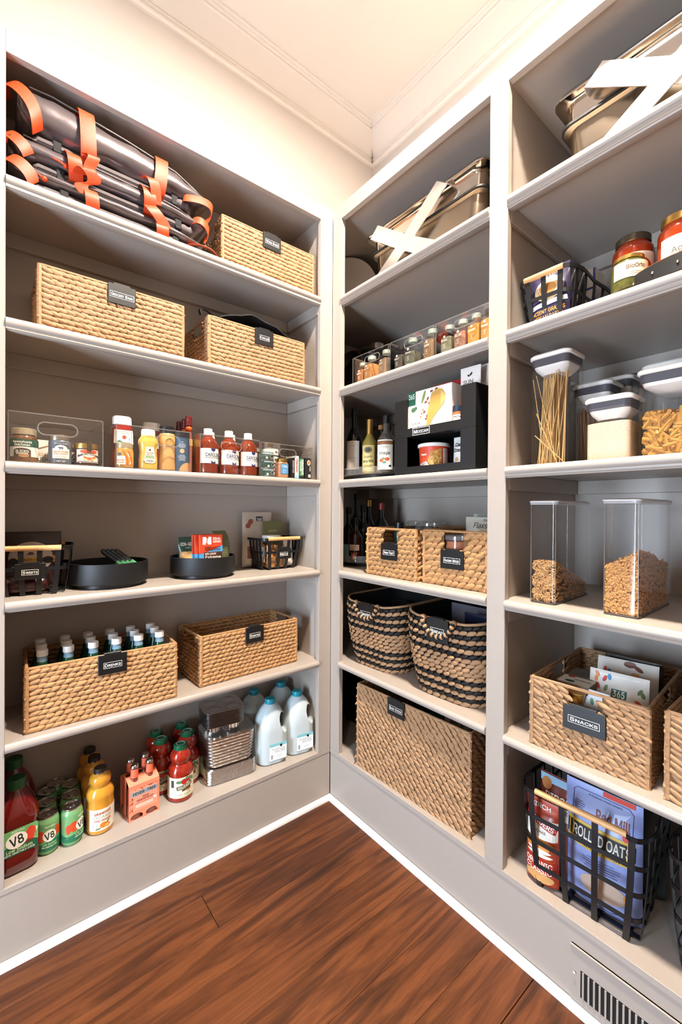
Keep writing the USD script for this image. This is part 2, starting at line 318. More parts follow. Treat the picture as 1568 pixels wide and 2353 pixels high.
# floor vent set into the base of the right-hand shelving
vt = thing('floor_vent', 'painted metal register with vertical louvres in the base below the black wire basket', 'vent', (-.0005, -1.09, .0195))
VW, VH = .252, .135
part(vt, 'frame', mv(xz(cat([ext(rect(VW, VH, 0, VH / 2).difference(rect(.205, .062, 0, .052)), .0045)])), rz=-90, x=.0020), PAINT, False)
part(vt, 'frame_lip', mv(bx(-VW / 2, VW / 2, -.008, .0, VH - .004, VH, .001), rz=-90, x=.002), PAINT, False)
part(vt, 'duct', mv(bx(-.103, .103, -.0032, -.0022, .020, .084), rz=-90, x=0), mat('101010', .9))
for k in range(17): part(vt, 'louvre', mv(bx(-.0021, .0021, -.0012, .0012, .0205, .0835), rz=-90, x=-.0042, y=.0965 - .01206 * k), PAINT, False)
part(vt, 'screw', mv(lathe([(.0032, 0), (.003, .001), (.001, .0016)], 10), ry=-90, x=-.006, y=.116, z=.07), TRIMW)

# ceiling lamps (above and behind the frame)
def lamp(at, r, lab, w, key):
    lp = thing('ceiling_light', lab, 'lamp', at)
    part(lp, 'trim_ring', lathe([(r, .0), (r + .006, -.006), (r + .022, -.004), (r + .026, .004), (r + .024, .010)], 40, cap0=False, cap1=False), TRIMW)
    part(lp, 'housing', lathe([(r + .024, .010), (r + .024, ZC - at[2] - .0005)], 40, cap0=False), TRIMW)
    part(lp, 'glowing_lens', lathe([(r + .001, .0005), (r + .001, .003)], 40), special(key, {'e': ('emission', dict(color=LAMP_COL, strength=w))}, [], 'e.emission'))
lamp(LAMP_AT, .085, 'round downlight in the ceiling in front of the shelving corner', LAMP_W, 'lamp_glow')
lamp(LAMP2_AT, .075, 'smaller round downlight near the doorway', LAMP2_W, 'lamp_glow_small')

# ================================================================ WOVEN BASKETS
def straw(name, cols, rough=.62):
    return special(name, {'g': ('geometry', {}), 'r': ('rgb_ramp', dict(ramp=[(k / (len(cols) - 1), C(c)) for k, c in enumerate(cols)])), 'n': ('noise_texture', dict(scale=160.0, detail=2.0)), 't': ('texture_coordinate', {}),
        'm': ('mapping', dict(scale=(.25, .25, 1.6))), 'x': ('mix', dict(mix_type='multiply', fac=.55)), 'r2': ('rgb_ramp', dict(ramp=[(.3, (.55, .5, .45)), (.6, (1.1, 1.1, 1.1))])), 'p': ('principled_bsdf', dict(roughness=rough, specular_ior_level=.35)),
        'b': ('bump', dict(strength=.5, distance=.001))},
        [('g.random_per_island', 'r.fac'), ('t.object', 'm.vector'), ('m.vector', 'n.vector'), ('n.fac', 'r2.fac'), ('r.color', 'x.color1'), ('r2.color', 'x.color2'), ('x.color', 'p.base_color'), ('n.fac', 'b.height'), ('b.normal', 'p.normal')], 'p.BSDF')
STRAW = straw('water_hyacinth', ['a9835f', 'bd9874', 'b28b68', 'c7a481', '97704e', 'b9926e', 'ceac8a'])
STRAW_B = straw('water_hyacinth_golden', ['b18558', 'c29768', 'a37549', 'cba578', 'b6895b', 'bd9164'])
STRAW_K = straw('black_straw', ['14110f', '1d1a17', '100e0d', '26221e'])
CORE = mat('6f4c2c', .8); CORE_K = mat('0d0b0a', .8)
_lz = trimesh.creation.icosphere(subdivisions=1)
_lv, _lf = np.array(_lz.vertices), np.array(_lz.faces)
_keep = None
def strands(pts, nx, seg, rh, th, tiltdeg, gen):
    """Overlapping twisted strand lumps: pts (n x 3) centres, nx (n x 3) the row's direction, outward = row direction x z."""
    vs = []; fs = []
    for k in range(len(pts)):
        e = nx[k]; o = np.array([e[1], -e[0], 0.0]); a = math.radians(tiltdeg * 1.25 + gen.uniform(-6, 6)); z = np.array([0, 0, 1.0])
        e2 = e + o * gen.uniform(.10, .22); e2 = e2 / np.linalg.norm(e2); u = e2 * math.cos(a) + z * math.sin(a); w = -e2 * math.sin(a) + z * math.cos(a)
        q = _lv * np.array([seg * gen.uniform(.58, .76), th * gen.uniform(.85, 1.1), rh * gen.uniform(.46, .56)])
        vs.append(q[:, :1] * u + q[:, 1:2] * o + q[:, 2:] * w + pts[k] + o * gen.uniform(-.0006, .0010)); fs.append(_lf + 42 * k)
    return trimesh.Trimesh(np.vstack(vs), np.vstack(fs), process=False)
def weave_side(w, h, rows, seg, gen, hole=None, tl=-14):
    """A woven wall in the xz plane, outside towards -y, centred on x."""
    rh = h / rows; P = []
    for r in range(rows):
        n = max(2, round(w / seg * 1.45)); off = (r % 2) * .5 + gen.uniform(-.12, .12)
        for k in range(-1, n + 1):
            x = -w / 2 + (k + .5 + off) * w / n; z = (r + .5) * rh
            if x < -w / 2 + .006 or x > w / 2 - .006: continue
            x = min(max(x, -w / 2 + .016), w / 2 - .016)
            if hole and hole[0] - .006 < x < hole[1] + .006 and hole[2] - .003 < z < hole[3]: continue
            P.append((x, 0, z))
    P = np.array(P); return strands(P, np.tile((1.0, 0, 0), (len(P), 1)), seg, rh, .0062, tl, gen), rh
def clip_label(t, text, y, z, w=.078, h=.060, tw=None, th=.0088, x=0, hook=.010):
    """Black metal label clip hooked over the rim: plate, hooks, white printed frame and words. z: its top edge."""
    lab = part(t, 'label_clip', cat([mv(bx(-w / 2, w / 2, -.0016, .0016, -h, 0, .0012), x=x, y=y, z=z), mv(bx(-w * .30, w * .30, -.0016, .0016 + .012, -.002, .004, .001), x=x, y=y, z=z), mv(bx(-w * .30, w * .30, .0115, .0135, -.018, .004, .0008), x=x, y=y, z=z)]), mat('0f0e0e', .42, bump=.05, bscale=300), False, 'black metal label clip')
    f = lambda s, o, t_: (s + x, y - .0016 - o, t_ + z - h * .55)
    ww = tw or w * .66; art(lab, f, [('label_border', 'e9e4dc', frame(ww * 1.14, th * 2.0, .0011), 0, 0, 1), ('lettering', 'f2eee8', Tc(text, th, ww), 0, 0, 1)], fine=0)
def basket(lab, loc, rz, w, d, h, text, rows=12, seg=.030, straw=None, slot=False, side_slot=True, seed=1, tl=-14, group=None, tw=None, name='woven_basket', lw=.078, lx=0):
    g = random.Random(seed); st = straw or STRAW; t = thing(name, lab, 'basket', loc, rz, group)
    hw = .0375; rh = h / rows; hole = (-hw, hw, h - 3.1 * rh, h) if slot else None
    sh = (-.042, .042, h - 3.1 * rh, h) if side_slot else None
    def core(W, hl): 
        p = rect(W, h, 0, h / 2); p = p.difference(sbox(hl[0], hl[2], hl[1], hl[3] + .01)) if hl else p
        return xz(ext(p, .0024, -.0012))
    for nm_, W, hl, tr in (('front', w, hole, dict(y=-d / 2 + .005)), ('back', w, None, dict(y=d / 2 - .005, rz=180)), ('left', d, sh, dict(x=-w / 2 + .005, rz=-90)), ('right', d, sh, dict(x=w / 2 - .005, rz=90))):
        m, _ = weave_side(W - .002, h - .004, rows, seg, g, hl, tl)
        p = part(t, 'woven_side', mv(m, **tr), st, True, kind='stuff'); part(p, 'backing', mv(core(W - .012, hl), **tr), CORE, False)
    cw = [lift(ring(w - .010, d - .010, .006, 3), h - .001)]
    rim = np.vstack([np.linspace(cw[0][i], cw[0][(i + 1) % 16], 6, endpoint=False) for i in range(16)])
    part(t, 'rim', tube(rim, .0042, 6, closed=True), st)
    for s_ in (-1, 1):
        for q in (-1, 1): part(t, 'corner_post', tube([(s_ * (w / 2 - .006), q * (d / 2 - .006), .002), (s_ * (w / 2 - .005), q * (d / 2 - .005), h / 2), (s_ * (w / 2 - .006), q * (d / 2 - .006), h)], .0068, 7), st)
    part(t, 'base', bx(-w / 2 + .008, w / 2 - .008, -d / 2 + .008, d / 2 - .008, .0, .006, .002), CORE)
    if text: clip_label(t, text, -d / 2 - .0035, (h - 3.1 * rh + .001) if slot else h + .004, tw=tw, w=lw, x=lx)
    return t
basket('woven basket tagged WINE BAGS at the right end of the top left shelf', (-.2665, .152, ZT[1]), 0, .402, .225, .182, 'Wine Bags', seed=1)
basket('long woven basket tagged GROCERY BAGS on the left unit', (-.800, .147, ZT[2]), 0, .404, .225, .181, 'Grocery Bags', seed=2, tw=.060, lx=.010)
basket('woven basket tagged COOLER with a black bag showing above its rim', (-.3155, .147, ZT[2]), 0, .404, .225, .178, 'Cooler', seed=3, tw=.036, lx=.015)
basket('woven basket tagged DRINKS packed with green glass bottles', (-.8225, .135, ZT[5]), -2, .405, .228, .178, 'Drinks', seed=4, straw=STRAW_B, tl=10, tw=.044, lx=.012)
basket('open empty woven basket tagged SNACKS right of the basket of green bottles', (-.338, .147, ZT[5]), 2.2, .410, .205, .174, 'Snacks', seed=5, straw=STRAW_B, tl=10, tw=.040, lx=.005)

# the black soft cooler bag inside the basket tagged COOLER
cb = thing('cooler_bag', 'black soft cooler bag stuffed inside the basket tagged COOLER', 'bag', (-.300, .150, ZT[2] + .008), 0)
BLK = mat('17161a', .5, bump=.3, bscale=40)
def bagtop(x, y): return .218 + .024 * math.exp(-((x + .02) / .075) ** 2) - .30 * max(0, abs(x + .01) - .09)
g_ = 15; cv = [[(-.160 + .30 * i / (g_ - 1), -.075 + .15 * j / 7, bagtop(-.16 + .30 * i / (g_ - 1), 0) - .012 * ((j - 3.5) / 3.5) ** 2 + .003 * math.sin(i * 1.3 + j)) for j in range(8)] for i in range(g_)]
A = np.array(cv).reshape(-1, 3); q = [(i * 8 + j, (i + 1) * 8 + j, (i + 1) * 8 + j + 1, i * 8 + j + 1) for i in range(g_ - 1) for j in range(7)]
f_ = np.array(q); tri = np.vstack([f_[:, [0, 1, 2]], f_[:, [0, 2, 3]]])
part(cb, 'lid', trimesh.Trimesh(A, tri, process=False), mat('3d3b40', .35, bump=.25, bscale=30), True, 'grey shiny lid of the bag')
part(cb, 'body', bx(-.155, .135, -.072, .072, 0, .185, .02), BLK)
part(cb, 'edge_piping', tube(np.array([cv[i][0] for i in range(g_)]) + (0, -.001, .002), .0035, 6), mat('0c0c0d', .6))
part(cb, 'handle_strap', ribbon(spline([(-.14, -.03, .195), (-.20, -.045, .215), (-.226, -.06, .205), (-.222, -.06, .185)], 14), (0, .010, .004), .003), mat('0c0c0d', .7))

# ================================================================ FOLDED GREY TOTES WITH ORANGE STRAPS (top left shelf)
SILV = mat('6d6466', .24, metal=.55, bump=.5, bscale=14, name='silver_fabric'); GREYF = mat('5d5557', .75, bump=.35, bscale=90, name='grey_fabric'); ORG = mat('cc3f10', .55, bump=.15, bscale=400, name='orange_webbing'); BLKF = mat('16161a', .8)
def shell(xs, hs, zc, yb, yf, seed, n=18):
    """A soft rolled fold lying along x: flattened tube with creases."""
    rings = []
    for i, x in enumerate(xs):
        a = np.arange(n) * 2 * np.pi / n; h = hs[i]
        yy = (yf + yb) / 2 + (yb - yf) / 2 * np.sign(np.cos(a)) * np.abs(np.cos(a)) ** .6; zz = zc[i] + h / 2 * np.sign(np.sin(a)) * np.abs(np.sin(a)) ** .75
        p = np.column_stack([np.full(n, x), yy, zz]); nn = meshkit.fbm(p * np.array([9, 30, 30]) + seed, 3) - .5; nn2 = meshkit.fbm(p * np.array([28, 60, 60]) + seed, 2) - .5
        p[:, 2] += (nn * .018 + nn2 * .010) * min(1, h / .06); p[:, 1] += nn * .012; rings.append(p)
    return loft(rings[::-1])
def loop(x, z0, z1, y0, y1, wd=.019, seed=0, lean=0.0):
    """A strap wrapped round the front of a fold: over the top, down the front, under."""
    P = [(x - lean, y1, z1 + .001), (x - lean * .5, y0 + .012, z1 + .004), (x, y0 - .008, (z0 + z1) / 2 + .006), (x + lean * .6, y0 + .004, z0 - .002), (x + lean, y1, z0 - .001)]
    return ribbon(spline(P, 22), (wd, 0, 0), .002)
ZS = ZT[1]
levels = [(0.0, .034, .034, .028), (.058, .036, .092, .046), (.136, .036, .172, .118)]
labs = ['folded grey tote with orange straps lying at the bottom of the stack of three', 'folded grey tote with orange straps in the middle of the stack of three', 'puffy silver-grey folded tote with orange straps on top of the stack of three']
for k, (zb0, bh, zs0, sh) in enumerate(levels):
    t = thing('folded_tote', labs[k], 'bag', (-.80, .0, ZS), 0, None)
    x1 = (.205, .215, .205)[k]; x0 = -.262
    bar = bx(x0 + .05, x1 - .02, .030 + .006 * k, .215, zb0 + .001, zb0 + bh, .012)
    part(t, 'frame_panel', bar, GREYF, 40, 'grey fabric covered stiff panel')
    part(t, 'seam', tube([(x0 + .06, .0295 + .006 * k, zb0 + bh * .45), (x1 - .03, .0295 + .006 * k, zb0 + bh * .45)], .0016, 5), mat('2c282a', .8))
    for xa in (-.14 - .008 * k, x1 - .035): part(t, 'black_patch', bx(xa - .011, xa + .011, .0285 + .006 * k, .06, zb0 + .004, zb0 + bh + .0012, .003), BLKF, 40, 'black fabric patch')
    part(t, 'gathered_end', cat([mv(lathe([(.004, -.03), (.013, -.022), (.016, -.01), (.013, .004), (.016, .012), (.007, .02)], 12), ry=90, x=x1 - .005 + .004 * j, y=.05 + .03 * j, z=zb0 + bh * .5) for j in range(2)]), GREYF)
    if k < 2:
        xs = np.linspace(x0 - .004, x1 + .055, 34); u = (xs - xs[0]) / (xs[-1] - xs[0])
        hs = sh * (1 + .35 * (1 - u)) * np.clip(np.minimum(u / .05, (1 - u) / .16) ** .5, .12, 1); zc = ZS * 0 + zs0 + sh / 2 + .004 * (1 - u) - .020 * np.clip((u - .7) / .3, 0, 1) ** 1.5
        m = shell(xs, hs, zc, .23, .020 + .004 * k, k * 5.3)
    else:
        xs = np.linspace(x0 + .015, x1 + .075, 40); u = (xs - xs[0]) / (xs[-1] - xs[0])
        hs = sh * np.interp(u, [0, .04, .15, .55, .8, .93, 1], [.5, .85, 1.0, .86, .72, .42, .08]); zc = zs0 + sh * np.interp(u, [0, .1, .5, .8, 1], [.56, .52, .42, .30, .12])
        m = shell(xs, hs, zc, .235, .022, 11.7)
    part(t, 'silver_fold', m, SILV, True, 'shiny silver-grey folded fabric')
    part(t, 'edge_binding', tube(np.column_stack([xs[2:-1], np.full(len(xs) - 3, .045), (zc + hs / 2)[2:-1] + .002]), .0022, 5), mat('8d8688', .4))
    if k == 2:
        straps = [loop(-.085, .150, .282, .016, .09, .020, 0, .006), loop(.118, .142, .252, .014, .09, .019, 1, -.010)]
        hang = [ribbon(spline([(-.085, .016, .155), (-.070, .006, .150), (-.078, .010, .128), (-.060, .012, .100)], 14), (.016, .004, .004), .002), ribbon(spline([(.075, .020, .168), (.088, .0, .160), (.100, .004, .128), (.104, .014, .096)], 16), (.016, .002, .004), .002)]
        ends = [ribbon(spline([(x0 - .008, .10, .262), (x0 + .012, .028, .262), (x0 + .045, .014, .225), (x0 + .058, .016, .178), (x0 + .060, .03, .165)], 18), (.012, .006, .017), .002), ribbon(spline([(x1 - .01, .03, .168), (x1 + .05, .015, .176), (x1 + .082, .02, .170), (x1 + .078, .03, .135), (x1 + .045, .035, .105)], 20), (.004, .004, .015), .002)]
    elif k == 1:
        straps = [loop(-.118, .088, .142, .014, .09, .018, 2, .008), loop(.082, .082, .142, .014, .09, .018, 3, .008)]
        hang = [ribbon(spline([(-.105, .014, .090), (-.080, -.004, .096), (-.070, .004, .078), (-.098, .010, .062), (-.088, .014, .040)], 20), (.017, 0, .004), .002), ribbon(spline([(.085, .014, .085), (.094, .004, .070), (.115, .006, .052), (.132, .012, .030)], 14), (.018, .0, .006), .002)]
        ends = [ribbon(spline([(x0 - .01, .08, .130), (x0 - .002, .03, .128), (x0 + .022, .018, .110), (x0 + .040, .024, .088)], 14), (.012, .004, .014), .002), ribbon(spline([(x1 + .01, .04, .105), (x1 + .045, .018, .105), (x1 + .062, .024, .090), (x1 + .055, .04, .062)], 16), (.004, .004, .014), .002)]
    else:
        straps = [loop(-.075, .006, .062, .016, .09, .018, 4, .008), loop(.122, .006, .050, .018, .09, .019, 5, .006)]
        hang = []; ends = [ribbon(spline([(x0 - .008, .05, .062), (x0 + .006, .016, .058), (x0 + .036, .012, .040), (x0 + .050, .02, .012)], 16), (.012, .004, .015), .002), ribbon(spline([(x1 + .005, .03, .018), (x1 + .045, .012, .022), (x1 + .085, .008, .016), (x1 + .105, .02, .006)], 14), (.006, .014, .006), .002)]
    for s in straps: part(t, 'strap', s, ORG, True, 'orange webbing strap')
    for s in hang: part(t, 'hanging_strap', s, ORG, True, 'loose orange webbing strap')
    for s in ends: part(t, 'end_handle', s, ORG, True, 'orange webbing handle')
    if k < 2: part(t, 'pull_cord', cat([mv(trimesh.creation.icosphere(2, .007), x=x0 + .075 + .05 * k, y=.022, z=zb0 + bh + .006), tube(spline([(x0 + .075 + .05 * k, .022, zb0 + bh + .006), (x0 + .055 + .05 * k, .024, zb0 + bh + .014), (x0 + .025 + .05 * k, .03, zb0 + bh + .016)], 8), .003, 6)]), ORG, True, 'orange knotted pull cord')

# ================================================================ LEFT UNIT: LOWEST SHELF
D0 = ZT[0]; CHROME = mat('c9c4be', .22, metal=1.0, name='bright_metal'); PLA = mat('ece6de', .35, name='white_plastic'); BLKP = mat('15151a', .35)
def juice(name, loc, lab, prof, liquid, cap, capprof, group=None):
    t = thing(name, lab, 'bottle', loc, 0, group)
    part(t, 'body', lathe(prof, 32), liquid, 40); part(t, 'cap', lathe(capprof, 28), cap, 30); return t
# two large bottles of red vegetable juice, square with rounded corners
V8L = mat('5c0c0a', .12, coat=.6, spec=.6, name='red_juice'); GCAP = mat('1f5a34', .45)
def vbottle(loc, lab):
    t = thing('vegetable_juice_bottle', lab, 'bottle', loc, 6)
    lv = [(.080, .080, .022, 0), (.094, .094, .026, .008), (.098, .098, .028, .03), (.098, .098, .028, .047), (.091, .091, .028, .055), (.091, .091, .028, .125), (.099, .099, .030, .133), (.098, .098, .034, .150), (.088, .088, .038, .172), (.066, .066, .032, .195), (.042, .042, .021, .212), (.038, .038, .019, .222)]
    part(t, 'body', rloft(lv, 6), V8L, 40); c = part(t, 'cap', lathe([(.0215, .216), (.022, .218), (.022, .239), (.020, .242)], 30), GCAP, 30)
    f = flat(-.0462)
    label(t, f, rect(.084, .070).buffer(.006).buffer(-.006).buffer(-.006).buffer(.006), '6fae68', [('ground', '1f5a41', ell(.050, .022, 0, -.026).intersection(rect(.084, .070)), 0, 0, 2), ('tomato', 'd9452a', unary_union([ell(.012, .020, .026, .008), ell(.010, .012, .020, -.002)]), 0, 0, 2), ('celery', 'dfe8b8', affinity.rotate(rect(.004, .03, .036, .006), -12), 0, 0, 2),
        ('badge', 'f2efe6', ell(.024, .021, -.006, .004), 0, 0, 3), ('lettering', '1c2a20', T('V8', .024, .030), -.006, .004, 4, 10), ('small_lettering', 'cfe6b0', T('Low Sodium', .008, .058), 0, -.020, 3), ('small_lettering', 'e8f0e0', T('100% VEGETABLE JUICE', .0045, .068), 0, -.029, 3), ('small_lettering', 'e8f0e0', T('VEGETABLE', .004, .03), -.004, .029, 3)], z=.090)
    return t
vbottle((-1.043, .082, D0), 'big red vegetable juice bottle with green cap at the far left of the lowest shelf')
vbottle((-1.045, .203, D0), 'big red vegetable juice bottle hidden behind another in the far left corner')
# small green cans
CANG = mat('7fb679', .28, metal=.25, name='green_can'); CAND = mat('1e6b47', .28, metal=.25)
def vcan(loc, rz, lab):
    r = .0288; t = thing('juice_can', lab, 'can', loc, rz, 'small green vegetable juice cans')
    part(t, 'body', lathe([(.019, .001), (.022, 0), (.0235, .002), (r - .001, .010), (r, .014), (r, .088), (r - .0015, .094), (.0242, .103)], 36), CANG, 40)
    l = part(t, 'lid', lathe([(.0242, .1028), (.0250, .1045), (.0252, .1065), (.0246, .1078), (.0235, .1075), (.0228, .1048), (.0215, .1042), (.0002, .1046)], 36, cap1=False), CHROME, 40)
    part(l, 'pull_tab', mv(ext(unary_union([ell(.0065, .010), rect(.006, .006, 0, .009)]).difference(ell(.003, .0035, 0, -.004)), .0009), z=.1052, rz=20), CHROME, False)
    f = cyl(r)
    art(t, f, [('lower_band', '1d6a48', Polygon([(-.0899, .014), (.0899, .014), (.0899, .05), (.04, .046), (.0, .040), (-.04, .030), (-.0899, .050)]), 0, 0, 1), ('tomato', 'cf4a22', unary_union([ell(.012, .015, -.021, .058), ell(.006, .014, -.036, .052), ell(.007, .015, .021, .064), ell(.005, .012, .031, .058)]), 0, 0, 1),
        ('badge', 'efece2', ell(.0165, .0165, 0, .057), 0, 0, 2), ('lettering', '1b2b20', T('V8', .018, .023), 0, .057, 3, 8), ('small_lettering', '9fd694', T('Low Sodium', .0065, .036), 0, .034, 2), ('small_lettering', 'dfeee0', T('100% VEGETABLE JUICE', .0035, .038), 0, .026, 2), ('small_lettering', 'e6f2e0', T('VEGETABLE', .0035, .024), 0, .083, 2)])
    return t
c0 = vcan((-.970, .087, D0), 4, 'green juice can, front one beside the big red juice bottle, its badge facing forward')
vcan((-.9105, .083, D0), 46, 'green juice can, front one beside the orange juice, its badge turned to the right')
for x, y, rz, lb in ((-.970, .147, 10, 'second green juice can behind the front left can'), (-.963, .208, 30, 'third green juice can in the left file of cans'), (-.906, .144, 15, 'second green juice can behind the front right can'), (-.900, .206, -20, 'third green juice can in the right file of cans'), (-.935, .2405, 0, 'rearmost green juice can against the back panel between the two files')):
    dup(c0, (x, y, D0), rz, lb)
# orange juice
OJ = mat('c98a2c', .12, coat=.5, var=.12, vscale=25, name='orange_juice'); BROWNCAP = mat('2a2019', .4)
def oj(loc, rz, lab):
    p = [(.030, 0), (.036, .003), (.038, .010), (.038, .088), (.0365, .098), (.0385, .108), (.0375, .118), (.033, .128), (.0265, .136), (.0275, .142), (.0305, .150), (.0305, .160), (.027, .168), (.019, .174), (.0165, .178)]
    t = juice('orange_juice_bottle', loc, lab, p, OJ, BROWNCAP, [(.0178, .175), (.0182, .176), (.0182, .188), (.0165, .190)], 'orange juice bottles')
    part(t, 'cap_band', lathe([(.0186, .1752), (.0188, .1758), (.0188, .1788), (.0184, .1792)], 24, cap0=False, cap1=False), CHROME)
    f = cyl(.0381)
    label(t, f, rect(.104, .064), 'eee6d2', [('side_strip', 'b08a4e', rect(.012, .064, -.044, 0), 0, 0, 2), ('lettering', '9c3b1c', T('lakewood', .0085, .046), 0, .021, 2, 4), ('grey_lettering', '9a9484', T('ORGANIC', .0085, .054, False), 0, .009, 2), ('red_lettering', 'b0441e', T('PURE ORANGE', .006, .048), 0, -.002, 2), ('orange_fruit', 'e07a1e', unary_union([ell(.0095, .0085, .002, -.017), ell(.008, .006, .013, -.020)]), 0, 0, 2), ('orange_slice', 'f2b45c', ell(.006, .0042, .012, -.020), 0, 0, 3), ('leaf', '5f6f3c', unary_union([affinity.rotate(ell(.008, .002, -.012, -.026), 15), affinity.rotate(ell(.006, .002, .014, -.010), 35)]), 0, 0, 2), ('small_print', '8a8474', frame(.012, .010, .0008, -.021, -.020), 0, 0, 2)], z=.047)
    return t
o0 = oj((-.834, .090, D0), 8, 'orange juice bottle standing in front of two others, nearest the cans')
dup(o0, (-.838, .168, D0), 0, 'middle orange juice bottle in a file of three'); dup(o0, (-.842, .2305, D0), -10, 'rearmost orange juice bottle against the back panel')
# carton of four little pink bottles
PK = mat('f08a68', .55, var=.06, vscale=30, name='pink_card'); PINKGL = mat('7c3a2e', .1, coat=.7, spec=.6, name='pink_drink')
ct = thing('drinks_carton', 'pink cardboard carrier of four small bottles with a grey name band', 'carton', (-.7165, .100, D0), 4)
cw, cd, cz, ctop = .094, .086, .112, .128
fp = rect(cw, cz, 0, cz / 2); 
for sx in (-1, 1): fp = fp.difference(unary_union([ell(.019, .011, sx * .0235, .010), rect(.036, .012, sx * .0235, .004)]))
for s_, n_ in ((-1, 'front_panel'), (1, 'back_panel')): part(ct, n_, mv(xz(ext(fp, .0012)), y=s_ * (cd / 2) + (.0012 if s_ > 0 else 0)), PK, False)
for s_ in (-1, 1):
    part(ct, 'shoulder', loft([np.array([(-cw / 2, s_ * cd / 2, cz), (cw / 2, s_ * cd / 2, cz), (cw / 2, s_ * cd / 2 - s_ * .0012, cz - .0006), (-cw / 2, s_ * cd / 2 - s_ * .0012, cz - .0006)]), np.array([(-cw / 2, s_ * .010, ctop), (cw / 2, s_ * .010, ctop), (cw / 2, s_ * .010, ctop - .0012), (-cw / 2, s_ * .010, ctop - .0012)])]), PK, False)
    part(ct, 'end_strap', bx(-.0006 + s_ * (cw / 2 - .001), .0006 + s_ * (cw / 2 - .001), -.012, .012, 0, ctop), PK)
part(ct, 'floor_panel', bx(-cw / 2, cw / 2, -cd / 2 + .002, cd / 2 - .002, .0002, .0012), PK)
f = flat(-cd / 2 - .0012)
label(ct, f, rect(.082, .070), 'f29a7c', [('name_band', '9aa2a6', rect(.082, .014, 0, .020), 0, 0, 2), ('lettering', '23262c', T('FEVER-TREE', .0085, .070), 0, .020, 3), ('small_lettering', '8a3a2c', T('PINK', .0055, .020), .004, .004, 2), ('small_lettering', '8a3a2c', T('GRAPEFRUIT', .0065, .052), .002, -.004, 2), ('pale_panel', 'f6bfa8', rect(.054, .010, 0, -.021), 0, 0, 2), ('rule', '8a3a2c', rect(.056, .0006, 0, -.012), 0, 0, 2), ('small_print', 'dfe0e0', rect(.009, .006, .033, -.012), 0, 0, 2)], z=.064)
art(ct, f, [('flower_print', 'e8643a', unary_union([affinity.rotate(ell(.0035, .0016, g1.uniform(-.03, .045), g1.uniform(.094, .110)), g1.uniform(0, 180)) for g1 in [random.Random(3)] for _ in range(42)] + [affinity.rotate(ell(.004, .0016, g1.uniform(-.045, -.036), g1.uniform(.03, .08)), g1.uniform(0, 180)) for g1 in [random.Random(4)] for _ in range(14)]).intersection(rect(cw, .2)), 0, 0, 1)], fine=0)
fb = []
for k, (x, y) in enumerate(((-.0235, -.0215), (.0235, -.0215), (-.0235, .0215), (.0235, .0215))):
    X, Y = ct_xy = (-.7165 + x * math.cos(.0698) - y * math.sin(.0698), .100 + x * math.sin(.0698) + y * math.cos(.0698)); lb = 'little pink soda bottle in the pink cardboard carrier, %s %s' % (('front', 'rear')[k // 2], ('left', 'right')[k % 2])
    if k: dup(fb[0], (X, Y, D0 + .0014), 4, lb); continue
    t = thing('soda_bottle', lb, 'bottle', (X, Y, D0 + .0014), 4, 'soda bottles in the pink carrier'); fb.append(t)
    part(t, 'body', lathe([(.016, 0), (.0205, .003), (.021, .008), (.021, .085), (.019, .098), (.0125, .112), (.0108, .120), (.0098, .158), (.0102, .160)], 24), PINKGL, 40)
    part(t, 'neck_label', lathe([(.0118, .128), (.0110, .155)], 24, cap0=False, cap1=False), mat('e06a48', .5)); c = part(t, 'crown_cap', lathe([(.0125, .158), (.0128, .160), (.0108, .166), (.009, .1675)], 21), CHROME, 30)
# tomato juice jars
TJ = mat('8e2313', .12, coat=.5, var=.25, vscale=60, name='tomato_juice'); GLID = mat('0f5a38', .3)
def tomato(loc, rz, lab):
    p = [(.034, 0), (.0405, .003), (.0415, .012), (.0415, .086), (.041, .098), (.0375, .108), (.0305, .116), (.0285, .121), (.031, .128), (.0345, .136), (.0345, .146), (.031, .156), (.0235, .164), (.0205, .168)]
    t = juice('tomato_juice_bottle', loc, lab, p, TJ, GLID, [(.0215, .165), (.0222, .166), (.0224, .178), (.0205, .181), (.014, .1815), (.0135, .1808)], 'tomato juice bottles')
    part(t, 'lid_ring', lathe([(.0142, .1815), (.0145, .1820), (.0132, .1820), (.0130, .1815)], 24, cap0=False, cap1=False), mat('cfd6c8', .4))
    f = cyl(.0416)
    label(t, f, rect(.150, .068), 'e9e1c2', [('leaf_art', '5c7a5a', unary_union([affinity.rotate(ell(.010, .005, -.018 + .012 * k, .026 - .003 * abs(k - 2)), 30 * k) for k in range(5)]), 0, 0, 2), ('tomato_art', 'b8231c', unary_union([ell(.009, .008, -.002, .019), ell(.006, .005, .010, .022)]), 0, 0, 3), ('ribbon', '4a3a22', affinity.rotate(rect(.052, .012, 0, .004), 12), 0, 0, 4), ('ribbon', '4a3a22', affinity.rotate(rect(.030, .006, .006, -.006), 12), 0, 0, 4), ('lettering', 'f0e8cc', T('KNUDSEN', .0075, .044), 0, .004, 5, 12), ('carrot_art', 'd2622a', affinity.rotate(Polygon([(0, 0), (.018, .004), (.018, -.004)]), 30, origin=(0, 0)), .006, -.016, 3), ('small_lettering', '8f9474', T('very veggie', .006, .046, False), 0, -.022, 2), ('small_print', 'b5ab8c', lines(2, .05, .001, .0025), 0, -.029, 2), ('side_print', '3c3a34', rect(.010, .024, -.040, .014), 0, 0, 2)], z=.050)
    return t
t0 = tomato((-.588, .087, D0), 6, 'tomato juice bottle with green lid, frontmost next to the foil pans')
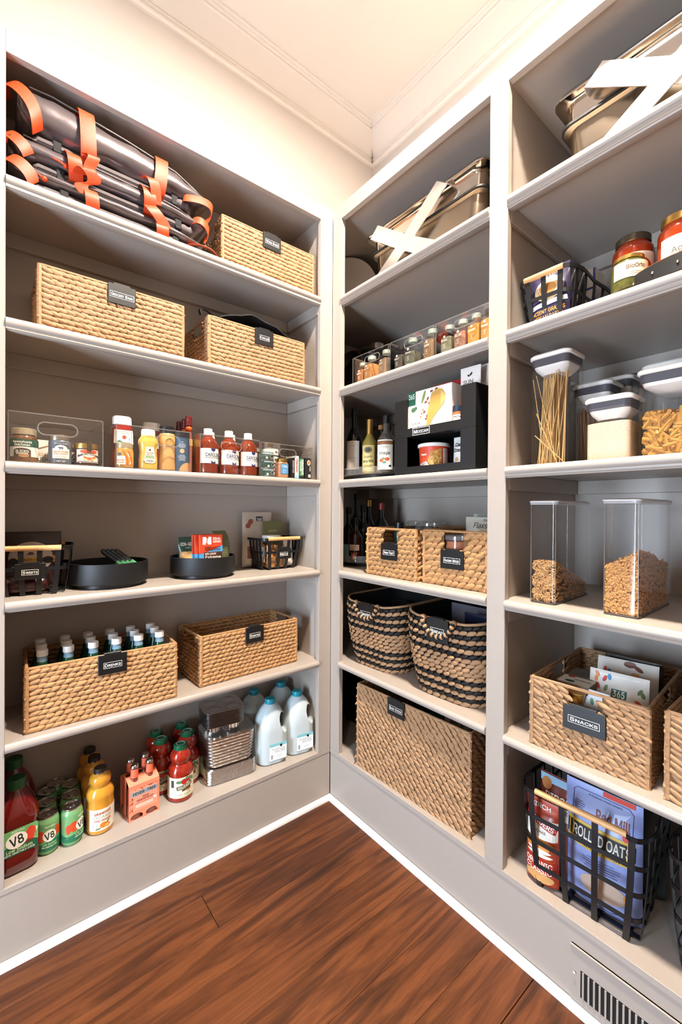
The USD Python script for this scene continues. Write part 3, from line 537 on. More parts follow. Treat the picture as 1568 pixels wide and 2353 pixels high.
for x, y, lb in ((-.630, .166, 'tomato juice bottle right behind the pink drinks carton'), (-.629, .2275, 'tomato juice bottle at the back left of the group of five'), (-.539, .160, 'tomato juice bottle half hidden behind the frontmost one'), (-.536, .2275, 'tomato juice bottle at the back right of the group of five')):
    dup(t0, (x, y, D0), -8, lb)
# foil pans in clear wrap
FOIL = mat('d6d0ca', .26, metal=1.0, bump=.55, bscale=70, name='foil'); FOILB = mat('e2ddd8', .18, metal=1.0, bump=.9, bscale=120, name='foil_bright')
fo = thing('loaf_pan_stack', 'stack of foil loaf pans wrapped in clear film beside the water jugs', 'foil pans', (-.400, .130, D0), -6)
for k in range(5): part(fo, 'inverted_pan', rloft([(.190 + .0 * k, .150, .03, .002 + .010 * k), (.192, .152, .03, .0035 + .010 * k), (.186, .146, .028, .0115 + .010 * k)], 5), FOILB, 30)
for k in range(9): part(fo, 'loaf_pan', rloft([(.162 + .0024 * k, .122 + .0024 * k, .026, .055 + .0122 * k), (.166 + .0024 * k, .126 + .0024 * k, .028, .0655 + .0122 * k), (.176 + .0016 * k, .136 + .0016 * k, .030, .0662 + .0122 * k), (.176 + .0016 * k, .136 + .0016 * k, .030, .0672 + .0122 * k)], 5), FOIL, 30)
film = clear((.985, .985, .985), .0, 'clear_film', .10)
part(fo, 'film_wrap', rloft([(.20, .160, .035, .001), (.206, .166, .036, .05), (.202, .160, .036, .10), (.200, .158, .034, .165), (.196, .154, .034, .174)], 6, cap1=False), film, 40)
mu = thing('muffin_pan_stack', 'stack of foil muffin pans on top of the loaf pans', 'foil pans', (-.418, .137, D0 + .176), -8)
cups = [(sx * .036, sy * .031) for sx in (-1, 1) for sy in (-1, 1)]
for k in range(10): part(mu, 'pan_sheet', xz_ := ext(Polygon(ring(.150, .128, .028, 6)), .0012, .022 + .0052 * k), FOIL, 30)
top = Polygon(ring(.152, .130, .028, 6)).difference(unary_union([ell(.0275, .0275, *c) for c in cups])); part(mu, 'top_sheet', ext(top, .0010, .0745), FOIL, False)
for c in cups:
    fl = 30; a_ = np.arange(fl) * 2 * np.pi / fl
    rg = [lift(np.column_stack([np.cos(a_), np.sin(a_)]) * (r + .0009 * (-1) ** np.arange(fl))[:, None], z) + (c[0], c[1], 0) for r, z in ((.0215, .0005), (.0262, .022))]
    part(mu, 'cup', loft(rg), FOILB, False)
    rg = [lift(np.column_stack([np.cos(a_), np.sin(a_)]) * (r + .0009 * (-1) ** np.arange(fl))[:, None], z) + (c[0], c[1], 0) for r, z in ((.0278, .0756), (.0235, .0745), (.0215, .0735))]
    part(mu, 'cup_well', loft(rg, False, True), FOILB, False)
# water jugs
JUG = special('milky_plastic', {'p': ('principled_bsdf', dict(base_color=C('c9d3d6'), roughness=.38, subsurface_weight=.35, subsurface_scale=.03, subsurface_radius=(.6, .8, 1.0))), 'tr': ('translucent_bsdf', dict(color=C('c4d2d8'))), 'm': ('mix_closure', dict(fac=.35))}, [('p.BSDF', 'm.closure1'), ('tr.BSDF', 'm.closure2')], 'm.closure') if False else mat('b9c4c6', .34, spec=.5, bump=.08, bscale=25, name='milky_plastic')
TEAL = mat('13899a', .4)
def jug(loc, rz, lab):
    t = thing('water_jug', lab, 'jug', loc, rz, 'jugs of purified water')
    lv = [(.100, .090, .036, 0), (.118, .104, .040, .004), (.124, .110, .042, .014), (.127, .112, .042, .05), (.127, .112, .044, .125), (.122, .108, .050, .150), (.108, .098, .048, .178), (.080, .078, .038, .203), (.048, .048, .024, .219), (.038, .038, .019, .224)]
    b = rloft(lv, 6); body = mf.Manifold(mf.Mesh(np.array(b.vertices, np.float32), np.array(b.faces, np.uint32)))
    cut = mf.Manifold.cylinder(.2, .5, .5, 28, True).rotate((90, 0, 0)).scale((.019 / .5, 1, .040 / .5)).rotate((0, -16, 0)).translate((.0425, 0, .150))
    notch = mf.Manifold.sphere(.02, 24).scale((.9, .8, .8)).translate((-.010, -.066, 0.0))
    bm = (body - cut - notch).to_mesh(); bm = trimesh.Trimesh(np.array(bm.vert_properties[:, :3]), np.array(bm.tri_verts), process=False)
    part(t, 'body', bm, JUG, 35); c = part(t, 'cap', lathe([(.0205, .2205), (.021, .222), (.021, .236), (.0185, .241), (.0, .2415)], 26), TEAL, 30)
    f = flat(-.0566)
    label(t, f, rect(.066, .058).buffer(.003), 'eef0ee', [('teal_band', '7cc0c4', rect(.072, .011, 0, .0265), 0, 0, 2), ('logo_dot', '15191c', ell(.005, .005, .012, .021), 0, 0, 3), ('lettering', '9aa2a4', T('PURIFIED', .0085, .052, False), .002, .010, 2), ('lettering', '9aa2a4', T('WATER', .0095, .042, False), .008, .000, 2), ('barcode', '70787a', unary_union([rect(.0007, .016, -.029 + .0013 * k, -.018) for k in range(6)]), 0, 0, 2), ('small_print', 'b4babb', lines(4, .03, .0007, .003), .006, -.014, 2)], x=.012, z=.052, fine=0)
    return t
j0 = jug((-.2325, .093, D0), -8, 'water jug with teal cap in front, right beside the foil pans')
dup(j0, (-.108, .087, D0), -10, 'water jug with teal cap in front, at the right end of the lowest shelf'); dup(j0, (-.243, .2085, D0), -4, 'water jug at the back, behind the one beside the foil pans'); dup(j0, (-.1125, .2075, D0), 3, 'water jug at the back right of the group of four')

# green glass bottles in the DRINKS basket
GRG = mat('0b3d2a', .08, coat=.6, spec=.7, name='green_glass'); g0 = None
for r in range(3):
    for k in range(6):
        ax, ay = -.1600 + .064 * k, (-.058 + .062 * r); a_ = math.radians(-2)
        X, Y = -.8225 + ax * math.cos(a_) - ay * math.sin(a_), .135 + ax * math.sin(a_) + ay * math.cos(a_)
        lb = 'green glass bottle in the DRINKS basket, %s row, %s' % (('front', 'middle', 'back')[r], ('leftmost', 'second from left', 'third from left', 'third from right', 'second from right', 'rightmost')[k])
        if g0: dup(g0, (X, Y, ZT[5] + .0065), RN.uniform(-40, 40), lb); continue
        g0 = thing('water_bottle', lb, 'bottle', (X, Y, ZT[5] + .0065), 10, 'green glass bottles in the drinks basket')
        part(g0, 'body', lathe([(.022, 0), (.0265, .004), (.027, .010), (.027, .105), (.0255, .122), (.0185, .148), (.0135, .168), (.0118, .180), (.0118, .190)], 28), GRG, 40)
        part(g0, 'neck_label', lathe([(.0132, .172), (.0124, .1795), (.0122, .188)], 24, cap0=False, cap1=False), mat('7fa0b4', .5)); part(g0, 'cap', lathe([(.0142, .187), (.0145, .188), (.0145, .202), (.0132, .2045)], 24), PLA, 30)

# ================================================================ LEFT UNIT: CLEAR BINS AT EYE LEVEL
ACR = clear((.975, .97, .965), 0, 'acrylic'); EDGE = clear((.78, .72, .66), .09, 'acrylic_edge', .08)
def acrylic_bin(lab, loc, rz, w, d, h, slot=(0, None, .070, .022), name='clear_bin', group=None):
    t = thing(name, lab, 'bin', loc, rz, group); th = .0028
    fp = rect(w, h, 0, h / 2); sx, sz, sw, sh = slot; sz = sz or h * .76
    hole = rect(sw - sh, .0001, sx, sz).buffer(sh / 2, 8)
    part(t, 'front_wall', xz(ext(fp.difference(hole), th, d / 2 - th)), ACR, False); part(t, 'back_wall', xz(ext(fp, th, -d / 2)), ACR, False)
    for s_ in (-1, 1): part(t, 'side_wall', bx(*sorted((s_ * w / 2, s_ * (w / 2 - th))), -d / 2 + th, d / 2 - th, 0, h), ACR)
    part(t, 'floor', bx(-w / 2 + th, w / 2 - th, -d / 2 + th, d / 2 - th, .0004, .0032), ACR)
    hp = np.array(hole.exterior.coords)[:-1]; part(t, 'handle_ring', tube(np.column_stack([hp[:, 0], np.full(len(hp), -d / 2 + .0005), hp[:, 1]]), .0019, 6, True), EDGE)
    part(t, 'rim', tube(lift(ring(w - .002, d - .002, .004, 3), h), .0016, 6, True), EDGE)
    part(t, 'bottom_edge', tube(lift(ring(w - .002, d - .002, .004, 3), .0022), .0018, 6, True), EDGE)
    for s_ in (-1, 1): part(t, 'corner_edge', tube([(s_ * (w / 2 - .001), -d / 2 + .001, .002), (s_ * (w / 2 - .001), -d / 2 + .001, h)], .0013, 6), EDGE)
    return t
Z3 = ZT[3]; BY = .130
acrylic_bin('clear acrylic bin with oval handle slot holding the mushroom and beef jars', (-.9535, BY, Z3), 0, .225, .216, .136, (.0, .098, .094, .034))
acrylic_bin('clear acrylic bin holding the ketchup, mustard and dark blue canister', (-.6925, BY, Z3), 0, .228, .216, .134, (.04, .098, .072, .034))
acrylic_bin('clear acrylic bin holding the barbecue sauce bottles', (-.435, BY, Z3), 0, .228, .216, .134, (.0, .100, .076, .030))
acrylic_bin('clear acrylic bin at the right end of its shelf holding tins and fish boxes', (-.199, BY, Z3), 0, .236, .216, .130, (.0, .098, .076, .030))
ZI = Z3 + .0034
GL = mat('d8d2c4', .1, coat=.5); GOLDM = mat('c9a35a', .3, metal=.9, name='gold_metal')
# mushroom jar
t = thing('mushroom_jar', 'glass jar of sliced mushrooms with a green label and a metal lid', 'jar', (-1.028, .068, ZI), -12)
part(t, 'body', lathe([(.026, 0), (.031, .003), (.0315, .008), (.0315, .062), (.029, .070), (.026, .074), (.026, .078)], 28), mat('6d4a2c', .15, coat=.5, var=.4, vscale=50)); part(t, 'lid', lathe([(.0280, .076), (.0284, .078), (.0284, .092), (.026, .094)], 28), mat('d8c8a8', .3, metal=.6), 30)
label(t, cyl(.0316), rect(.110, .046), 'ece6da', [('green_band', '1f5444', rect(.110, .020, 0, .014), 0, 0, 2), ('arch', '4a3b2c', unary_union([rect(.040, .016, 0, -.015), ell(.020, .007, 0, -.007)]), 0, 0, 2), ('lettering', 'f2eee2', T('Pennsylvania', .006, .044), 0, .017, 3), ('lettering', 'f2eee2', T('Dutchman', .006, .036), 0, .009, 3), ('lettering', 'f2eee2', T('SLICED', .0065, .030), 0, -.009, 3), ('lettering', 'f2eee2', T('MUSHROOMS', .003, .026), 0, -.015, 3), ('mushroom_art', 'a87c50', ell(.012, .006, .004, -.020), 0, 0, 3)], z=.038)
t = thing('small_carton', 'white carton with dark lettering between the mushroom jar and the beef jar', 'carton', (-.9875, .125, ZI), 0)
part(t, 'box', bx(-.019, .019, -.012, .012, 0, .074, .001), mat('dcd3c6', .6), False); art(t, flat(-.012), [('lettering', '2b241f', T('MUSH', .012, .034, False), 0, .018, 1), ('small_lettering', 'b07a4a', T('ORGA', .009, .026, False), 0, .032, 1), ('fold_print', '8a6a4a', Polygon([(-.019, .040), (.019, .056), (.019, .060), (-.019, .044)]), 0, 0, 1)], fine=0)
t = thing('beef_jar', 'short grey-blue jar of beef with a pale arched label', 'jar', (-.945, .062, ZI), 0)
part(t, 'body', lathe([(.024, 0), (.028, .003), (.0285, .008), (.0285, .062), (.026, .067), (.024, .070)], 28), mat('5d6470', .35)); part(t, 'lid', lathe([(.0262, .068), (.0268, .070), (.0268, .082), (.0255, .0835)], 28), mat('a59a88', .3, metal=.8), 30)
label(t, cyl(.0286), unary_union([rect(.044, .028, 0, -.004), ell(.016, .010, 0, .010)]), 'e9e2d6', [('cow_art', '4d5560', unary_union([rect(.009, .004, 0, .012), rect(.0016, .004, -.003, .009), rect(.0016, .004, .003, .009), rect(.003, .003, -.006, .013)]), 0, 0, 2), ('lettering', 'b98a5a', T('GRASS FED BEEF', .0042, .038), 0, .001, 2), ('small_lettering', 'b98a5a', T('BONE CONCENTRATE', .003, .036), 0, -.005, 2), ('small_print', 'c4b8a6', lines(2, .034, .001, .003), 0, -.011, 2)], z=.034)
art(t, cyl(.0286), [('lower_lettering', 'd8d4cc', T('NET WT', .004, .022), 0, .008, 1), ('lower_lettering', 'd8d4cc', T('NATURE RAISED', .003, .032), 0, .058, 1)])
t = thing('bouillon_jar', 'squat dark jar with gold lid and carrot picture label', 'jar', (-.8795, .060, ZI), 6)
part(t, 'body', lathe([(.027, 0), (.030, .003), (.0305, .008), (.0305, .046), (.029, .052)], 28), mat('4a2618', .18, coat=.5)); part(t, 'lid', lathe([(.0312, .050), (.0316, .052), (.0316, .064), (.0295, .0655)], 28), GOLDM, 30)
label(t, cyl(.0307), rect(.070, .038), 'e6dccb', [('red_arch', 'd0542c', ell(.024, .006, 0, .013), 0, 0, 2), ('dark_band', '241a14', Polygon([(-.030, .002), (-.015, .008), (0, .010), (.015, .008), (.030, .002), (.030, -.004), (.015, .002), (0, .004), (-.015, .002), (-.030, -.004)]), 0, 0, 3), ('lettering', 'f4ecd8', T('BETTER THAN BOUILLON', .0042, .052), 0, .005, 4), ('carrot_art', 'cf6a2c', unary_union([affinity.rotate(ell(.010, .0032, -.006 + .006 * k, -.007), -30 + 25 * k) for k in range(4)]), 0, 0, 2), ('noodle_art', 'e8c08a', unary_union([ell(.005, .003, -.010, -.010), ell(.005, .003, .010, -.009)]), 0, 0, 3), ('small_print', '2c221c', rect(.058, .0014, 0, -.0165), 0, 0, 2)], z=.028)
part(t, 'lid_seal', lay(cyl(.0320), S(rect(.012, .030), .004), 0, .056, 1), mat('39301f', .4), False)
dk = thing('small_dark_jar', 'small dark jar with a white striped label behind the squat carrot-label jar', 'jar', (-.905, .118, ZI), 10)
part(dk, 'body', lathe([(.020, 0), (.022, .003), (.022, .050), (.020, .056)], 24), mat('2b1a14', .2, coat=.5)); part(dk, 'lid', lathe([(.0225, .054), (.0228, .056), (.0228, .066), (.021, .067)], 24), GOLDM, 30); label(dk, cyl(.0221), rect(.04, .03), 'd9cfbe', [('stripes', '2b241e', unary_union([affinity.rotate(rect(.003, .02, -.01 + .008 * k, 0), -30) for k in range(3)]), 0, 0, 2)], z=.028)

# ketchup bottles, mustards, canister
KET = mat('8f1a12', .16, coat=.5, name='ketchup'); 
def ketchup(loc, rz, lab):
    t = thing('ketchup_bottle', lab, 'bottle', loc, rz, 'upside-down ketchup bottles')
    part(t, 'body', rloft([(.062, .040, .018, 0), (.070, .046, .022, .004), (.072, .048, .023, .02), (.064, .042, .020, .055), (.060, .040, .019, .075), (.064, .043, .020, .100), (.064, .043, .021, .130), (.056, .040, .0195, .142), (.054, .040, .0195, .146)], 6), KET, 40)
    part(t, 'cap', rloft([(.056, .042, .020, .146), (.057, .043, .020, .148), (.056, .042, .020, .170), (.050, .036, .017, .174)], 6), PLA, 30); return t
k0 = ketchup((-.768, .128, ZI), 0, 'ketchup bottle with white cap at the left of its bin, its label showing')
label(k0, flat(-.0222), Polygon([(-.029, -.022), (.029, -.022), (.027, .022), (-.027, .022)]), 'eee8da', [('border', '4f8068', frame(.048, .036, .0010), 0, 0, 2), ('tomato_art', 'd8421f', ell(.0062, .0062, .002, -.001), 0, 0, 2), ('lettering', '6f7f78', T('TOMATO', .005, .036, False), 0, .011, 2), ('vine_art', '4f8068', unary_union([rect(.0008, .010, .017, -.006), ell(.002, .001, .018, -.004), ell(.002, .001, .016, -.008), Polygon([(-.023, -.017), (-.012, -.010), (-.002, -.017)])]), 0, 0, 2)], z=.106, fine=0)
dup(k0, (-.664, .176, ZI), 0, 'ketchup bottle with white cap behind the tan mustard bottle')
MUJ = mat('c79248', .2, coat=.4, bump=.3, bscale=200, name='grainy_mustard')
t = thing('mustard_jar', 'glass jar of grainy mustard with an orange swirl label', 'jar', (-.7775, .056, ZI), 4)
part(t, 'body', lathe([(.024, 0), (.0265, .003), (.027, .008), (.027, .054), (.025, .060), (.023, .063)], 28), MUJ); part(t, 'lid', lathe([(.0246, .062), (.025, .064), (.025, .076), (.0235, .0775)], 28), mat('b8a888', .25, metal=.3), 30)
label(t, cyl(.0271), rect(.056, .040), 'eaa04a', [('swirls', 'e0662a', unary_union([Polygon([(-.012 + .014 * k, .020), (-.006 + .014 * k, .020), (.002 + .014 * k, .004), (.006 + .014 * k, -.012), (.004 + .014 * k, -.020), (-.002 + .014 * k, -.020), (.0 + .014 * k, -.010), (-.004 + .014 * k, .004)]) for k in range(2)]).intersection(rect(.056, .04)), 0, 0, 2), ('swirls_white', 'f2ead8', unary_union([Polygon([(.0, .016), (.003, .016), (.010, .004), (.006, .004)]), Polygon([(.010, -.010), (.013, -.010), (.012, -.019), (.009, -.019)])]), 0, 0, 3), ('panel', 'efe6d4', rect(.024, .026, -.016, -.007), 0, 0, 3), ('lettering', 'd0582a', T('MUSTARD', .0045, .021), -.016, -.007, 4), ('lettering', 'd0582a', rect(.018, .0016, -.016, -.014), 0, 0, 4), ('badge', '5c5a54', ell(.0055, .0055, -.020, .012), 0, 0, 4)], z=.030)
YEL = mat('d9b552', .3, coat=.3, name='yellow_mustard')
t = thing('mustard_bottle', 'upside-down yellow mustard bottle with white cap and shield label', 'bottle', (-.7065, .056, ZI), 0)
part(t, 'body', rloft([(.050, .034, .016, 0), (.056, .040, .019, .004), (.057, .041, .020, .03), (.052, .038, .018, .055), (.056, .040, .019, .075), (.060, .042, .020, .086), (.058, .041, .020, .094), (.044, .036, .017, .106), (.040, .034, .0165, .110)], 6), YEL, 40)
part(t, 'cap', rloft([(.041, .035, .017, .108), (.042, .036, .017, .110), (.041, .035, .017, .126), (.038, .032, .0155, .129)], 6), PLA, 30)
label(t, flat(-.0212), Polygon([(-.012, .026), (.012, .026), (.017, -.012), (.019, -.016), (.012, -.026), (-.012, -.026), (-.019, -.016), (-.017, -.012)]), 'ece6da', [('border', 'b8945c', Polygon([(-.010, .023), (.010, .023), (.014, -.012), (-.014, -.012)]).difference(Polygon([(-.0092, .0222), (.0092, .0222), (.0131, -.0112), (-.0131, -.0112)])), 0, 0, 2), ('green_band', '8fae84', rect(.025, .007, 0, -.006), 0, 0, 2), ('lettering', '5d5246', mv(T('MUSTARD', .0042, .020), rz=180), 0, .007, 2), ('lettering', '5d5246', mv(T('YELLOW', .0042, .018), rz=180), 0, .001, 2), ('name_lettering', '3d4a44', mv(T('HEINZ', .006, .021), rz=180), 0, -.019, 2), ('crest', '3b3530', ell(.0035, .0032, 0, .016), 0, 0, 2)], z=.046, fine=0)
TAN = mat('c69a5e', .3, coat=.3, name='tan_mustard')
t = thing('tan_squeeze_bottle', 'tan mustard squeeze bottle with a black cap', 'bottle', (-.6435, .068, ZI), 0)
part(t, 'body', lathe([(.023, 0), (.0275, .004), (.028, .015), (.026, .06), (.0265, .085), (.028, .100), (.0265, .118), (.022, .125)], 28), TAN, 40); part(t, 'cap', lathe([(.0225, .124), (.0235, .126), (.0235, .146), (.0215, .148)], 28), BLKP, 30); part(t, 'emboss_ring', tube([(.011 * math.cos(a), -.0283 + .011 ** 2 * math.cos(a) ** 2 / .056, .095 + .012 * math.sin(a)) for a in np.arange(24) * 2 * np.pi / 24], .0010, 5, True), TAN)
t = thing('blue_canister', 'dark blue cardboard canister with black lid and pale circle', 'canister', (-.5995, .058, ZI), -6)
part(t, 'body', lathe([(.0245, 0), (.025, .001), (.025, .118)], 32), mat('33506a', .5), 40); part(t, 'lid', lathe([(.0256, .114), (.026, .116), (.026, .132), (.024, .134), (.022, .131)], 32), BLKP, 30)
art(t, cyl(.025), [('sun_art', 'dba878', ell(.0075, .0075, -.003, .068), 0, 0, 1), ('hill_art', 'c99b6a', Point(.018, .0).buffer(.030).intersection(rect(.06, .1, .005, .051)), 0, 0, 1), ('lettering', 'c8d2d8', lines(1, .012, .0016, .003), -.003, .098, 1), ('lettering', 'c8d2d8', lines(4, .026, .0014, .004), -.003, .092, 1), ('lettering', 'c8d2d8', lines(5, .026, .0014, .0042), -.003, .054, 1)])
# tall hot sauce bottles with dark red caps behind the bins' gap
HOT = mat('a4481c', .12, coat=.6, name='hot_sauce'); DRED = mat('5a1512', .35)
h0 = None
for x, y, lb in ((-.553, .090, 'slim hot sauce bottle with dark red cap between two clear bins, the front one'), (-.558, .150, 'slim hot sauce bottle just behind the front one'), (-.558, .208, 'slim hot sauce bottle at the back, its cap barely showing')):
    if h0: dup(h0, (x + .002, y, Z3), 20, lb); continue
    h0 = thing('hot_sauce_bottle', lb, 'bottle', (x - .0105, y, Z3), 0, 'hot sauce bottles'); part(h0, 'body', lathe([(.0105, 0), (.0122, .003), (.0124, .01), (.0124, .105), (.0115, .118), (.0098, .126), (.0090, .146)], 24), HOT, 40); part(h0, 'neck_bulb', mv(trimesh.creation.icosphere(3, .0118), z=.158), mat('c2541e', .3), True); part(h0, 'cap', lathe([(.0096, .165), (.0118, .168), (.0120, .186), (.0105, .188), (.0115, .192), (.0110, .200), (.009, .202)], 20), DRED, 30); part(h0, 'label', lay(cyl(.0125), S(rect(.034, .024), .004), 0, .110, 1), mat('d59a48', .5), False)
# barbecue sauce bottles
BBQ = mat('7c2f14', .12, coat=.6, name='barbecue_sauce'); b0 = None
for x, y, lb in ((-.5045, .064, 'barbecue sauce bottle with white cap, front row left'), (-.428, .060, 'barbecue sauce bottle with white cap, front row middle'), (-.352, .060, 'barbecue sauce bottle with white cap, front row right'), (-.470, .128, 'barbecue sauce bottle behind, between the left and middle front ones'), (-.388, .128, 'barbecue sauce bottle behind, between the middle and right front ones')):
    if b0: dup(b0, (x, y, ZI), 3, lb); continue
    b0 = thing('barbecue_sauce_bottle', lb, 'bottle', (x, y, ZI), 3, 'barbecue sauce bottles')
    part(b0, 'body', lathe([(.030, 0), (.0345, .004), (.035, .012), (.035, .092), (.033, .106), (.027, .118), (.018, .127), (.0135, .132), (.0135, .136)], 32), BBQ, 40)
    part(b0, 'cap', lathe([(.0145, .133), (.0168, .134), (.0168, .138), (.0152, .140), (.0152, .156), (.0138, .158)], 24), PLA, 30)
    label(b0, cyl(.0351), rect(.090, .052), 'ebe7e2', [('crest', '2c3566', Polygon([(-.008, .026), (.008, .026), (.008, .019), (0, .014), (-.008, .019)]), .004, 0, 2), ('ribbon_art', '2c3566', Polygon([(-.008, -.026), (-.008, -.017), (0, -.022), (.008, -.017), (.008, -.026)]), .004, 0, 2), ('lettering', '2b3552', T('CAROLINA', .0115, .058), .006, .004, 2), ('lettering', '2b3552', T('BARBEQUE SAUCE', .0058, .058, False), .006, -.006, 2), ('small_print', '9aa0ac', lines(2, .03, .001, .003), -.006, -.014, 2)], z=.060)
# tins, jar and boxes at the right
TIN = mat('3d5348', .45, name='tin_label'); tn = None
def tin(x, y, z, lab, grp, col='3d5348', r=.033):
    t = thing('tuna_tin', lab, 'tin', (x, y, z), 10, grp)
    part(t, 'body', lathe([(r - .001, 0), (r, .002), (r, .0285), (r - .001, .030)], 30), mat(col, .45)); part(t, 'rim', lathe([(r + .0006, .0282), (r + .0008, .0295), (r + .0004, .0308), (r - .002, .0308), (r - .004, .0298), (.0001, .0298)], 30, cap1=False), CHROME, 30); part(t, 'foot_rim', lathe([(r - .003, .0002), (r + .0006, .0004), (r + .0006, .0022), (r, .003)], 30), CHROME, 30); return t
tn = tin(-.2785, .060, ZI, 'green-labelled fish tin at the bottom of the front stack of three', 'stacked fish tins')
art(tn, cyl(.033), [('mountain_art', '1d2e27', unary_union([ell(.010, .008, .010, .015), rect(.016, .004, .010, .016)]), 0, 0, 1), ('outline_art', 'dcd8cc', ell(.0095, .0075, .010, .015).difference(ell(.0085, .0066, .010, .015)), 0, 0, 2), ('dot', 'e6e0d2', ell(.0042, .0042, -.013, .009), 0, 0, 2), ('sky_band', '9fb4c0', rect(.06, .005, 0, .0255), 0, 0, 1)])
dup(tn, (-.2775, .061, ZI + .0312), 16, 'green-labelled fish tin in the middle of the front stack of three'); dup(tn, (-.279, .060, ZI + .0624), 6, 'green-labelled fish tin on top of the front stack of three')
t2 = None
for k, z in enumerate((0, .0312, .0624, .0936)):
    lb = 'white tin in the stack behind the handle slot, %s' % ('bottom', 'second from the bottom', 'third from the bottom', 'topmost')[k]
    if t2: dup(t2, (-.207, .150, ZI + z), 5 * k, lb); continue
    t2 = tin(-.207, .150, ZI, lb, 'white stacked tins', 'd9d4ca', .036); art(t2, cyl(.036), [('emblem', '2b2622', rect(.009, .009, .0, .015), 0, 0, 1), ('lettering', '6a6258', T('TOMATO', .005, .020), .018, .015, 1)])
t3 = None
for k in range(4):
    lb = 'pale green tin in the back left stack, %s' % ('bottom', 'second from the bottom', 'third from the bottom', 'topmost')[k]
    if t3: dup(t3, (-.2795, .168, ZI + .0312 * k), 9 * k, lb); continue
    t3 = tin(-.2795, .168, ZI, lb, 'pale green stacked tins', '9fb39c', .033)
t = thing('spread_jar', 'little jar with a light blue label and peach coloured contents', 'jar', (-.2065, .058, ZI), 0)
part(t, 'body', rloft([(.044, .040, .012, 0), (.048, .044, .014, .004), (.049, .045, .014, .050), (.044, .040, .016, .060), (.040, .038, .018, .064)], 5), mat('c98f6a', .25, coat=.4, var=.15, vscale=40), 40); part(t, 'lid', lathe([(.0225, .063), (.0228, .065), (.0228, .074), (.021, .0755)], 26), GOLDM, 30)
label(t, flat(-.0223), rect(.034, .040), '4f9ad0', [('lettering', 'd6e6f0', T('TUNA', .010, .026), 0, .010, 2), ('small_print', 'c8dcea', lines(4, .022, .0012, .004), 0, -.002, 2)], z=.034, fine=0)
def carton(name, lab, cat_, loc, rz, w, d, h, col, items=(), side_col=None, group=None):
    t = thing(name, lab, cat_, loc, rz, group); part(t, 'box', bx(-w / 2, w / 2, -d / 2, d / 2, 0, h, .0006), mat(col, .5), False); art(t, flat(-d / 2), items, fine=0); return t
BR = lambda s, h, w=None: mv(T(s, h, w), rz=90)
carton('fish_box', 'thin black fish box standing on end beside the blue-label jar', 'box', (-.171, .062, ZI), 0, .012, .07, .080, '1c1a1a', [('lettering', 'd8d2c8', BR('WILD SMOKED', .006, .05), 0, .045, 1)])
carton('fish_box', 'white fish box with red lettering standing on end', 'box', (-.1555, .058, ZI), 0, .0165, .07, .088, 'e6e0d6', [('lettering', 'b04434', BR('CROWN PRINCE', .0066, .055), -.001, .050, 1), ('blue_corner', '9cc4dc', rect(.0165, .012, 0, .006), 0, 0, 1)])
carton('fish_box', 'green-fronted sardine box standing on end', 'box', (-.135, .054, ZI), -3, .022, .07, .083, '1b1a1a', [('green_panel', '41714c', rect(.0205, .070, -.0005, .044), 0, 0, 1), ('lettering', 'dfe4d2', BR('SARDINES', .010, .060), .003, .044, 2), ('small_lettering', 'b8c8a8', BR('BRISLING', .005, .04), -.0065, .048, 2)])
carton('fish_box', 'black fish box with a small plate picture at the right end of the bin', 'box', (-.1055, .054, ZI), 0, .028, .07, .083, '1a1817', [('plate_art', 'd8c8a8', ell(.008, .011, .003, .064), 0, 0, 1), ('food_art', 'b8683a', ell(.005, .007, .003, .064), 0, 0, 2), ('lettering', 'cfc6b4', BR('WILD', .005, .02), .009, .040, 1), ('barcode', 'e0dcd4', rect(.010, .012, .006, .011), 0, 0, 1)])

